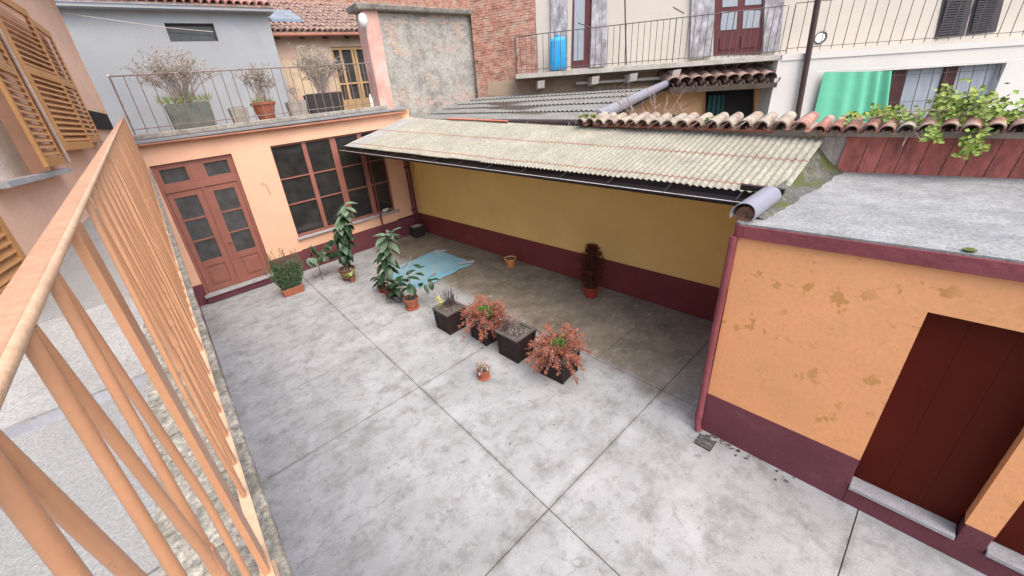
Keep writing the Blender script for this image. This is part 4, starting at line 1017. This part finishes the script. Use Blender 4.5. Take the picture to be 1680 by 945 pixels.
# trough with rosemary-like plant
c = V(484, 484, Z=0); c = Vector((c.x+.02, c.y+.12, 0))
t = thing('trough_plant', 'bushy green upright herb in a terracotta trough beside the red double door', 'plant', c)
MB().hexa([c+Vector(q) for q in ((-.24,-.09,0),(.24,-.09,0),(.24,.09,0),(-.24,.09,0),(-.27,-.11,.19),(.27,-.11,.19),(.27,.11,.19),(-.27,.11,.19))]).build('trough', 'terracotta', t, bevel=.012)
MB().hexa([c+Vector(q) for q in ((-.245,-.09,.188),(.245,-.09,.188),(.245,.09,.188),(-.245,.09,.188),(-.24,-.085,.2),(.24,-.085,.2),(.24,.085,.2),(-.24,.085,.2))]).build('soil', 'soil', t)
fo = MB()
for i in range(210):
    bx, by = random.uniform(-.24, .24), random.uniform(-.09, .09); hgt = random.uniform(.3, .75)+(.30 if random.random() < .12 else 0)
    ox, oy = bx*random.uniform(.2, 1.0)+random.uniform(-.1,.1), random.uniform(-.2, .14)
    p0 = c+Vector((bx, by, .18)); p1 = c+Vector((bx+ox, by+oy, .18+hgt))
    fo.tube([p0, p0.lerp(p1, .5)+Vector((0,0,.04)), p1], .003, 3, cap=False)
    for k in range(24):
        s_ = .12+.88*k/24; p = p0.lerp(p1, s_)+Vector((0,0,.08*s_*(1-s_)))
        fo.blade(p, (random.uniform(-1,1), random.uniform(-1,1), random.uniform(.4,1.4)), random.uniform(.04,.09), .017)
fo.build('foliage', 'leaf_rose', t, smooth=False)

# plant stand
c = V(528, 455, Z=0); t = thing('plant_stand', 'black wrought iron plant stand with curled legs below the window', 'stand', c)
hs = .38
MB().tube([c+Vector((0,0,.1)), c+Vector((0,0,hs))], .010, 6).build('stem', 'iron', t)
for k in range(3):
    an = .3+k*2.094; dv = Vector((math.cos(an), math.sin(an), 0))
    MB().tube([c+dv*q[0]+Vector((0,0,q[1])) for q in ((0,.16),(.06,.10),(.13,.03),(.20,.012),(.24,.04),(.22,.08),(.19,.06))], .008, 6).build('leg', 'iron', t)
MB().tube([c+Vector((.1*math.cos(a_), .1*math.sin(a_), hs)) for a_ in [2*math.pi*i/16 for i in range(17)]], .007, 5, cap=False).build('ring', 'iron', t)
t = thing('trailing_plant', 'trailing plant with rows of dark leaves in a small terracotta pot on the iron stand', 'plant', c+Vector((0,0,hs)))
potmesh(t, c+Vector((0,0,hs+.008)), .085, .11, .17, 'terracotta')
pc = c+Vector((0,0,hs+.16))
for (dx, dy, dz, n_, me) in ((.75, -.12, .04, 10, LM_small), (.55, -.05, .42, 7, LM_small), (-.05, -.05, .45, 4, LM_small), (-.3, -.1, .1, 5, LM_greygreen), (.2, -.2, .1, 5, LM_small)):
    pts = [pc+Vector((dx*s_, dy*s_, dz*s_+.22*s_*(1-s_))) for s_ in [i/6 for i in range(7)]]
    MB().tube(pts, .006, 5).build('stem', 'stem_green', t)
    for i in range(n_):
        s_ = .25+.75*i/n_; k = min(5, int(s_*6)); p = pts[k].lerp(pts[k+1], s_*6-k)
        for sd_ in (-1, 1): leaf_at(t, me, p, math.atan2(dy, dx)+sd_*1.3+random.uniform(-.3,.3), random.uniform(-.9, -.1), random.uniform(.8, 1.1))

# tall rubber plant and small neighbour
c = V(573, 460, Z=0)+Vector((.05, .12, 0)); t = thing('rubber_plant', 'tallest dark rubber plant in a brown pot against the wall below the window', 'plant', (c.x, c.y, 0)); c = t.location.copy()
potmesh(t, c, .15, .20, .30, 'pot_brown')
rubber(t, c+Vector((0,0,.27)), 1.70, 54, LM_dark, LM_greygreen, (.40, .0), .014, 1.1, .22, -.35)
rubber(t, c+Vector((.05,.02,.27)), 1.2, 26, LM_dark, None, (.28, -.05), .011, 1.05, .25, -.7)
rubber(t, c+Vector((-.05,.02,.27)), 1.4, 30, LM_dark, LM_greygreen, (.2, -.04), .011, 1.05, .25, -.7)
c = V(579, 462, Z=0); t = thing('small_pot_plant', 'small terracotta pot with pale strappy leaves in front of the tallest rubber plant', 'plant', c)
potmesh(t, c, .055, .075, .14, 'terracotta')
fo = MB()
for i in range(26):
    an = random.uniform(0, 6.28); ll = random.uniform(.2, .42); up = random.uniform(.5, 1.6); d_ = Vector((math.cos(an)-.3, math.sin(an), up)).normalized()
    p = c+Vector((0,0,.13)); q = p+d_*ll*.6; e_ = q+Vector((d_.x, d_.y, d_.z*.1))*ll*.5
    sd_ = d_.cross(Vector((0,0,1))).normalized()*.014
    fo.add([p-sd_*.6, p+sd_*.6, q+sd_, q-sd_, e_], [(0,1,2,3),(3,2,4)])
fo.build('foliage', 'leaf_pale', t)

# group near the tarpaulin
c = V(641, 487, Z=0); t = thing('rubber_plant', 'slim rubber plant with paler grey-green crown in a brown pot by the blue tarpaulin', 'plant', c)
potmesh(t, c, .10, .135, .24, 'pot_brown')
rubber(t, c+Vector((0,0,.2)), 1.32, 26, LM_dark, LM_greygreen, (.26, .02), .02, 1.2, .36, -.3)
for k in range(7): leaf_at(t, LM_greygreen, c+Vector((.24,0,1.42)), k*1.1, random.uniform(-.5, .9), 1.3)
c = V(629, 480, Z=0)+Vector((0,.05,0)); t = thing('leafy_pot', 'small red pot with dark leaves left of the slim rubber plant', 'plant', c)
potmesh(t, c, .07, .09, .17, 'pot_red'); rubber(t, c+Vector((0,0,.14)), .28, 12, LM_small, None, (-.03, 0), .008, 1, .1, .1)
c = V(654, 495, Z=0); t = thing('zinc_pot', 'small grey zinc pot with leafy plant between the two rubber plants', 'plant', c)
potmesh(t, c, .075, .10, .18, 'zinc'); rubber(t, c+Vector((0,0,.15)), .36, 14, LM_dark, None, (.03, .03), .008, .95, .1, .2)
c = V(677, 505, Z=0); t = thing('rubber_plant', 'spreading rubber plant in a bright terracotta pot nearest the square planters', 'plant', c)
potmesh(t, c, .11, .15, .25, 'terracotta')
MB().lathe([(.14, 0), (.16, .025), (.12, .026)], c, 18).build('saucer', 'terracotta', t)
st = [c+Vector(q) for q in ((0,0,.2),(.03,.0,.45),(.07,.01,.75),(.2,.02,1.15))]
MB().tube(st, [.012,.010,.008,.004], 6).build('stem', 'twig', t)
for i, (z, az, p_) in enumerate(((.5,.3,-.5),(.5,2.8,-.3),(.55,4.4,-.2),(.62,1.4,.1),(.7,3.4,.3),(.72,5.6,.0),(.78,.2,.3),(.66,2.0,-.4),(.58,5.0,-.6))): leaf_at(t, LM_dark, c+Vector((0,0,z)), az, p_, .95)
br1 = [c+Vector(q) for q in ((0,0,.35),(.22,-.12,.42),(.42,-.22,.55))]
MB().tube(br1, .006, 5).build('branch', 'twig', t)
for (f, az, p_) in ((.5,.8,.3),(.7,-1.6,-.6),(.9,.5,.2),(1.0,-.8,.4),(1.0,-2.0,-.9)): leaf_at(t, LM_small, br1[0].lerp(br1[2], f)+Vector((0,0,.0)), az, p_, 1.0)
br2 = [c+Vector(q) for q in ((0,0,.62),(.15,-.05,.75),(.3,-.1,.86))]
MB().tube(br2, .005, 5).build('branch', 'twig', t)
for (f, az, p_) in ((.6,-1,.1),(1.0,.3,.0),(1.0,1.8,.5)): leaf_at(t, LM_small, br2[0].lerp(br2[2], f), az, p_, 1.0)

# corner pot
c = V(693, 391, Z=0)+Vector((0, .16, 0)); c = Vector((6.05, 10.52, 0)); t = thing('square_pot', 'black square pot with pale dry soil in the far corner', 'pot', c)
MB().hexa([c+Vector(q) for q in ((-.16,-.16,0),(.16,-.16,0),(.16,.16,0),(-.16,.16,0),(-.21,-.21,.36),(.21,-.21,.36),(.21,.21,.36),(-.21,.21,.36))]).build('pot', 'pot_dark', t, bevel=.012)
MB().box(c.x-.15, c.x+.15, c.y-.13, c.y+.14, .355, .372).build('soil', 'twig_pale', t)
# tarpaulin
tp = [V(622, 452, Z=0), V(690, 474, Z=0), V(777, 433, Z=0), V(718, 410, Z=0)]
tm = MB(); n = 36
def tz(u_, v_): return .02+.016*noise.noise((u_*5, v_*2.2, 1))+.013*noise.noise((u_*3, v_*11, 4))+.007*noise.noise((u_*16, v_*9, 9))
for k in (0, 1):
    for i in range(n+1):
        for j in range(n+1):
            u_, v_ = i/n, j/n; p = (tp[0]*(1-u_)+tp[1]*u_)*(1-v_)+(tp[3]*(1-u_)+tp[2]*u_)*v_
            ed = .05*noise.noise((u_*6, v_*6, 30)); p = p+Vector((ed, ed*.7, 0)); p.z = max(.008, tz(u_, v_))-.004*k; tm.v.append(p)
M = (n+1)**2
for i in range(n):
    for j in range(n):
        q0 = i*(n+1)+j; q1 = q0+n+1; tm.f += [(q0, q1, q1+1, q0+1), (M+q0, M+q0+1, M+q1+1, M+q1)]
tmo = tm.build('tarpaulin', 'tarp', smooth=True); tag(tmo, 'crumpled light blue tarpaulin spread on the ground under the canopy edge', 'tarpaulin')
for (x, y, L_, an, lab) in ((722, 413, .34, -.5, 'grey wooden batten on the far corner of the blue tarpaulin'), (766, 431, .40, -.6, 'grey wooden batten on the right corner of the blue tarpaulin'), (711, 450, .2, .6, 'small grey brick on the front edge of the blue tarpaulin'), (664, 436, .30, .7, 'grey stone piece on the left edge of the blue tarpaulin')):
    p = V(x, y, Z=.04); d_ = Vector((math.cos(an), math.sin(an), 0))*L_/2; p.z = .055
    tag(MB().bar(p-d_, p+d_, .07, .045).build('batten' if L_ > .32 else 'stone', 'stone_sill', bevel=.008), lab, 'batten' if L_ > .32 else 'stone')
# small empty pot and dead thuja by the yellow wall
c = V(838, 436, Z=0); t = thing('flower_pot', 'small empty orange terracotta pot at the foot of the yellow wall', 'pot', c); potmesh(t, c, .105, .14, .22, 'terracotta_pale')
c = V(969, 486, Z=0); t = thing('dead_conifer', 'dried dark brown columnar conifer in a red pot by the yellow wall', 'plant', c)
potmesh(t, c, .115, .14, .23, 'pot_red')
fo = MB()
for i in range(620):
    z = random.uniform(0, 1)**.9; hh = .2+z*.86; env = (.255*(math.sin(math.pi*min(1, z*.72+.2))**.8))
    an = random.uniform(0, 6.28); p0 = c+Vector((.02*math.cos(an), .02*math.sin(an), hh-.1)); rr = env*random.uniform(.55, 1.1)
    p1 = c+Vector((rr*math.cos(an), rr*math.sin(an), hh+.06))
    for k in range(9):
        s_ = .4+.6*k/8; fo.blade(p0.lerp(p1, s_), (math.cos(an)*.6+random.uniform(-.6,.6), math.sin(an)*.6+random.uniform(-.6,.6), random.uniform(.5,1.4)), random.uniform(.03,.06), .014)
fo.build('foliage', 'conifer_dead', t); MB().tube([c+Vector((0,0,.18)), c+Vector((0,0,1.0))], .015, 6).build('trunk', 'twig_dark', t)
# little dried pot
c = V(794, 619, Z=0); t = thing('dried_pot', 'small terracotta pot of withered stems on a saucer in front of the square planters', 'plant', c)
potmesh(t, c, .075, .10, .17, 'terracotta'); MB().lathe([(.09, 0), (.105, .02), (.08, .021)], c, 16).build('saucer', 'terracotta', t)
fo = MB()
for i in range(60):
    an = random.uniform(0, 6.28); rr = random.uniform(.0, .10); p = c+Vector((rr*.6*math.cos(an), rr*.6*math.sin(an), .15)); q = p+Vector((math.cos(an)*random.uniform(.01,.08), math.sin(an)*random.uniform(.01,.08), random.uniform(.03,.12)))
    fo.tube([p, q], .004, 3)
    if i % 2: fo.blade(q, (math.cos(an), math.sin(an), random.uniform(-1.4,.1)), .06, .025)
fo.build('stems', 'dry_leaf', t, smooth=False)
# square planters
def planter(c, sz, h, label, rot=0):
    t = thing('square_planter', label, 'planter', (0,0,0), 'dark square planters in a row')
    s = sz/2; b_ = s*.88
    body = MB()
    nb = 4
    for q in range(nb):
        f0, f1 = q/nb, (q+1)/nb; r0 = b_+(s-b_)*f0; r1 = b_+(s-b_)*f1; z0 = .0+(h-.03)*f0; z1 = .0+(h-.03)*f1-.004
        MB().hexa([(-r0,-r0,z0),(r0,-r0,z0),(r0,r0,z0),(-r0,r0,z0),(-r1,-r1,z1),(r1,-r1,z1),(r1,r1,z1),(-r1,r1,z1)]).build('board_course', 'planter_wood', t, bevel=.004)
    for sx in (-1, 1):
        for sy in (-1, 1):
            MB().hexa([(sx*b_-.016, sy*b_-.016, .02), (sx*b_+.016, sy*b_-.016, .02), (sx*b_+.016, sy*b_+.016, .02), (sx*b_-.016, sy*b_+.016, .02), (sx*s-.016, sy*s-.016, h-.03), (sx*s+.016, sy*s-.016, h-.03), (sx*s+.016, sy*s+.016, h-.03), (sx*s-.016, sy*s+.016, h-.03)]).build('corner_post', 'planter_wood', t)
    for (x0, x1, y0, y1) in ((-s-.025, s+.025, -s-.025, -s+.035), (-s-.025, s+.025, s-.035, s+.025), (-s-.025, -s+.035, -s+.035, s-.035), (s-.035, s+.025, -s+.035, s-.035)):
        MB().box(x0, x1, y0, y1, h-.03, h).build('rim', 'planter_rim', t, bevel=.004)
    MB().box(-s+.036, s-.036, -s+.036, s-.036, h-.05, h-.022).build('soil', 'soil', t)
    return t
def put(t, c, rot): t.location = c; t.rotation_euler.z = rot
def lavender(t, h, n, m='twig_dark', x0=0, y0=0, rad=.1, hgt=.2):
    fo = MB()
    for i in range(n):
        an = random.uniform(0, 6.28); rr = rad*random.random(); p = Vector((x0+rr*math.cos(an), y0+rr*math.sin(an), h-.03)); q = p+Vector((random.uniform(-.10,.10), random.uniform(-.10,.10), hgt*random.uniform(.5, 1.1)))
        fo.tube([p, p.lerp(q, .5)+Vector((random.uniform(-.02,.02),0,0)), q], .003, 3)
        for k in range(6): fo.blade(p.lerp(q, .4+.6*k/5), (random.uniform(-1,1), random.uniform(-1,1), 1), .028, .010)
    fo.build('twigs', m, t, smooth=False)
def conifer(t, h, rad, n, green):
    fo = MB(); gfo = MB()
    for i in range(n):
        an = random.uniform(0, 6.28); el = random.uniform(-.15, .85); ll = rad*random.uniform(.65, 1.1)*(1-.25*max(0, el))
        d_ = Vector((math.cos(an)*math.cos(el), math.sin(an)*math.cos(el), math.sin(el)))
        pts = [Vector((0,0,h-.02))+d_*ll*s_+Vector((0,0,-.50*ll*s_*s_*(1.2-max(0, el)*.8)+.10*s_)) for s_ in (0, .33, .66, 1)]
        fo.tube(pts, [.005,.004,.003,.002], 3)
        for k in range(64):
            s_ = .42+.58*random.random(); j = min(2, int(s_*3)); p = pts[j].lerp(pts[j+1], s_*3-j)+Vector((random.uniform(-1,1), random.uniform(-1,1), random.uniform(-1,.6)))*.022
            fo.blade(p, d_+Vector((random.uniform(-.9,.9), random.uniform(-.9,.9), random.uniform(-1.2,.5))), random.uniform(.025,.055), .013)
    for i in range(green):
        an = random.uniform(0, 6.28); rr = .13*random.random()**.6; p = Vector((rr*math.cos(an)-.05, rr*math.sin(an)-.07, h+random.uniform(.06,.19)))
        gfo.blade(p, (random.uniform(-1,1), random.uniform(-1,1), random.uniform(.2,1.3)), random.uniform(.03,.06), .02)
    fo.build('dry_foliage', 'conifer_dry', t, smooth=False); gfo.build('green_shoots', 'leaf_bright', t)
HP = .46
t = planter(0, .42, HP, 'dark square planter with dark twigs and a yellow flower, farthest of the row'); put(t, (3.36, 5.17, 0), .02)
t1 = t
for tt, args in ((t1, (HP, 34, 'twig_dark', .05, .05, .12, .26)),): pass
def with_origin(t, fn):
    l, r_ = t.location.copy(), t.rotation_euler.z; t.location = (0,0,0); t.rotation_euler.z = 0; fn(); t.location = l; t.rotation_euler.z = r_
def fill1():
    lavender(t1, HP, 50, 'twig_dark', .05, .05, .14, .34)
    fl = MB()
    for i in range(60): fl.blade((random.gauss(-.11,.025), random.gauss(.13,.025), HP+random.uniform(0,.2)), (random.uniform(-1,1), random.uniform(-1,1), .6), .04, .025)
    fl.build('yellow_flowers', 'flower_yellow', t1, kind='stuff')
    fl = MB()
    for i in range(70): fl.blade((random.gauss(-.22,.05), random.gauss(.12,.06), HP+random.uniform(-.12,.12)), (random.uniform(-1,1), random.uniform(-1,1), .3), .04, .018)
    fl.build('side_leaves', 'leaf_grey', t1)
with_origin(t1, fill1)
t2 = planter(0, .44, HP-.02, 'dark square planter overhung by dry pink conifer with a green heart, second from the tarpaulin'); 
conifer(t2, HP, .50, 120, 700); put(t2, (3.60, 4.41, 0), -.05)
t3 = planter(0, .43, HP+.02, 'dark square planter of bare soil and a few grey twigs, between the two dry conifers')
lavender(t3, HP+.02, 34, 'twig', .08, .10, .12, .28); lavender(t3, HP+.02, 20, 'twig_dark', -.12, .14, .08, .24); put(t3, (3.60, 3.69, 0), .03)
t4 = planter(0, .42, HP-.03, 'dark square planter filled with reddish dry conifer, nearest the camera')
conifer(t4, HP, .50, 115, 200); put(t4, (3.68, 2.90, 0), .08)

# sill items
c = V(634, 352, Y=FY-.02); t = thing('white_flowers', 'bunch of white flowers with green leaves on the right end of the window sill', 'flowers', (c.x, FY-.02, .975))
fl = MB(); gl_ = MB(); c = t.location
for i in range(60): fl.blade(c+Vector((random.gauss(0,.06), random.gauss(0,.02), .03+random.uniform(0,.08))), (random.uniform(-1,1), random.uniform(-1,1), .6), .05, .035)
for i in range(40): gl_.blade(c+Vector((random.gauss(.10,.05), random.gauss(0,.02), .02+random.uniform(0,.04))), (random.uniform(-1,1), random.uniform(-1,1), .4), .07, .03)
fl.build('petals', 'white_bit', t); gl_.build('leaves', 'leaf_bright', t)

# far terrace pots
def shrub(t, base, h, rad, n, m='twig_pale', leaf='dry_leaf', ln=5):
    fo = MB(); lf = MB()
    for i in range(n):
        an = random.uniform(0, 6.28); sp_ = rad*random.uniform(.2, 1); hh = h*random.uniform(.55, 1)*(1-.35*(sp_/rad)**2)
        p0 = Vector(base)+Vector((random.uniform(-.12,.12), random.uniform(-.05,.05), 0)); p2 = Vector(base)+Vector((sp_*math.cos(an), sp_*.6*math.sin(an), hh)); p1 = p0.lerp(p2, .5)+Vector((0,0,.1))
        fo.tube([p0, p1, p2], [.009,.006,.003], 4)
        for k in range(6):
            q = p1.lerp(p2, random.uniform(.0, 1)); e_ = q+Vector((random.uniform(-.16,.16), random.uniform(-.1,.1), random.uniform(.0,.18))); fo.tube([q, e_], .003, 3)
            for j in range(ln): lf.blade(q.lerp(e_, random.uniform(.3,1.1)), (random.uniform(-1,1), random.uniform(-1,1), random.uniform(-.6,1)), random.uniform(.03,.06), .022)
    fo.build('branches', m, t, smooth=False); lf.build('dry_leaves', leaf, t)
def tuft(t, base, rx, n, m='leaf_pale', h=.2):
    fo = MB()
    for i in range(n): fo.blade(Vector(base)+Vector((random.uniform(-rx,rx), random.uniform(-.1,.1), 0)), (random.uniform(-.6,.6), random.uniform(-.6,.6), 1), random.uniform(.5,1)*h, .02)
    fo.build('grass_tuft', m, t)
def trough(name, label, xl, xr, yt, yb, y, m, dep=.3, cat='plant'):
    a_, b_ = V(xl, yb, Y=y), V(xr, yb, Y=y); top = V((xl+xr)/2, yt, Y=y).z; z0 = 4.1; x0, x1 = a_.x, b_.x
    t = thing(name, label, cat, ((x0+x1)/2, y, z0), 'potted shrubs on the far terrace')
    MB().hexa([(x0+.03,y,z0),(x1-.03,y,z0),(x1-.03,y+dep,z0),(x0+.03,y+dep,z0),(x0,y-.02,top),(x1,y-.02,top),(x1,y+dep+.02,top),(x0,y+dep+.02,top)]).build('pot', m, t, bevel=.015)
    MB().box(x0+.05, x1-.05, y+.04, y+dep-.04, top-.02, top+.012).build('soil', 'soil', t)
    return t, Vector(((x0+x1)/2, y+dep/2, top)), x1-x0
t, c, w_ = trough('potted_shrub', 'wide green trough with bare beige shrub at the left of the far terrace', 284, 358, 168, 208, 11.2, 'pot_green')
shrub(t, c, 1.15, .95, 90); tuft(t, c, .5, 160, 'leaf_pale', .28)
t, c, w_ = trough('square_pot', 'small grey square pot between the green trough and the red pot', 383, 413, 175, 199, 11.2, 'pot_grey', .25, 'pot')
t2_ = t
c = V(438, 192, Y=11.35); c.z = 4.1
t = thing('potted_shrub', 'bare beige shrub in a round red pot in the middle of the far terrace', 'plant', c, 'potted shrubs on the far terrace')
potmesh(t, c, .19, .27, .40, 'terracotta'); shrub(t, c+Vector((0,0,.36)), 1.0, .5, 45); tuft(t, c+Vector((0,0,.36)), .25, 120, 'leaf_pale', .22)
t, c, w_ = trough('potted_twigs', 'small pale square pot with a few twigs beside the dark trough', 477, 508, 165, 188, 11.2, 'pot_grey', .25)
shrub(t, c, .35, .12, 8, ln=2)
t, c, w_ = trough('potted_shrub', 'bare beige shrub in a wide dark trough in front of the tan house door', 510, 568, 152, 184, 11.2, 'pot_dark')
shrub(t, c, 1.2, .85, 95)

# ivy on the coping
iv = thing('coping_creeper', 'yellow-green creeper spilling over the tile coping on the right', 'plant', (6.5, 0, 3.05))
LMi = None; fo = MB()
def ivyblob(px_, py_, n_, sx_, sz_, X=6.55):
    c = V(px_, py_, X=X)
    for i in range(n_):
        p = c+Vector((random.gauss(0, .10), random.gauss(0, sx_), random.gauss(0, sz_)))
        fo.blade(p, (random.uniform(-1,.2), random.uniform(-1,1), random.uniform(-.8,.5)), random.uniform(.035,.07), random.uniform(.03,.055), (-1+random.uniform(-.5,.5), random.uniform(-.6,.6), random.uniform(.2,1.2)))
for a_ in ((1400,192,45,.04,.03),(1440,188,70,.05,.04),(1480,188,80,.05,.04),(1510,195,60,.04,.05),(1550,170,130,.055,.075),(1590,168,150,.055,.08),(1625,180,110,.05,.07),(1570,195,90,.07,.04),(1650,195,70,.04,.04),(1675,185,60,.02,.06),(1530,215,40,.03,.05),(1600,232,70,.04,.07),(1590,245,40,.03,.04),(1538,226,18,.02,.03)): 
    ivyblob(*a_, X=6.62 if a_[1] < 205 else 6.28)
fo.build('foliage', 'leaf_ivy', iv)
st_ = MB()
for (xa, ya, xb, yb) in ((1400,200,1560,180),(1560,200,1640,160),(1480,205,1510,230),(1500,205,1480,240),(1570,200,1600,240)):
    p, q = V(xa, ya, X=6.5), V(xb, yb, X=6.45 if yb < 205 else 6.3); st_.tube([p, p.lerp(q, .5)+Vector((-.03, 0, .05)), q], .006, 5)
st_.build('stems', 'twig', iv)
su = thing('succulent_clump', 'yellow-green succulent rosettes at the left end of the tile coping', 'plant', V(965, 197, X=6.5))
c = V(965, 200, X=6.5); fl = MB()
for k in range(10):
    cc = c+Vector((random.uniform(-.1,.1), random.uniform(-.2,.2), random.uniform(0,.10)))
    for i in range(22): fl.blade(cc, (random.uniform(-1,1), random.uniform(-1,1), random.uniform(.1,1.2)), .07, .035)
fl.build('rosettes', 'leaf_pale', su)
su = thing('succulent_clump', 'small white-flowered clump on a coping tile before the dark lodge doorway', 'plant', V(1165, 200, X=6.5))
c = V(1165, 199, X=6.5); fl = MB()
for k in range(7):
    cc = c+Vector((random.uniform(-.06,.06), random.uniform(-.10,.10), random.uniform(0,.04)))
    for i in range(14): fl.blade(cc, (random.uniform(-1,1), random.uniform(-1,1), random.uniform(.1,1.2)), .04, .025)
fl.build('rosettes', 'leaf_pale', su)
bs = thing('bare_shrub', 'leafless twiggy shrub behind the coping in front of the ochre wall', 'plant', (7.2, 3.5, 2.6))
tw = MB()
for i in range(26):
    p = V(random.uniform(1030, 1085), 215, X=7.1); q = V(random.uniform(1000, 1135), random.uniform(145, 190), X=7.1+random.uniform(-.2,.3)); mid = p.lerp(q, .5)+Vector((0, random.uniform(-.08,.08), .03))
    tw.tube([p, mid, q], [.008,.006,.003], 4)
    for k in range(3):
        a_ = mid.lerp(q, random.random()); tw.tube([a_, a_+Vector((random.uniform(-.1,.1), random.uniform(-.15,.15), random.uniform(.03,.18)))], .003, 3)
tw.tube([V(1040,205,X=7.1), V(1030,130,X=7.1)], [.006,.003], 4)
tw.build('twigs', 'twig', bs, smooth=False)
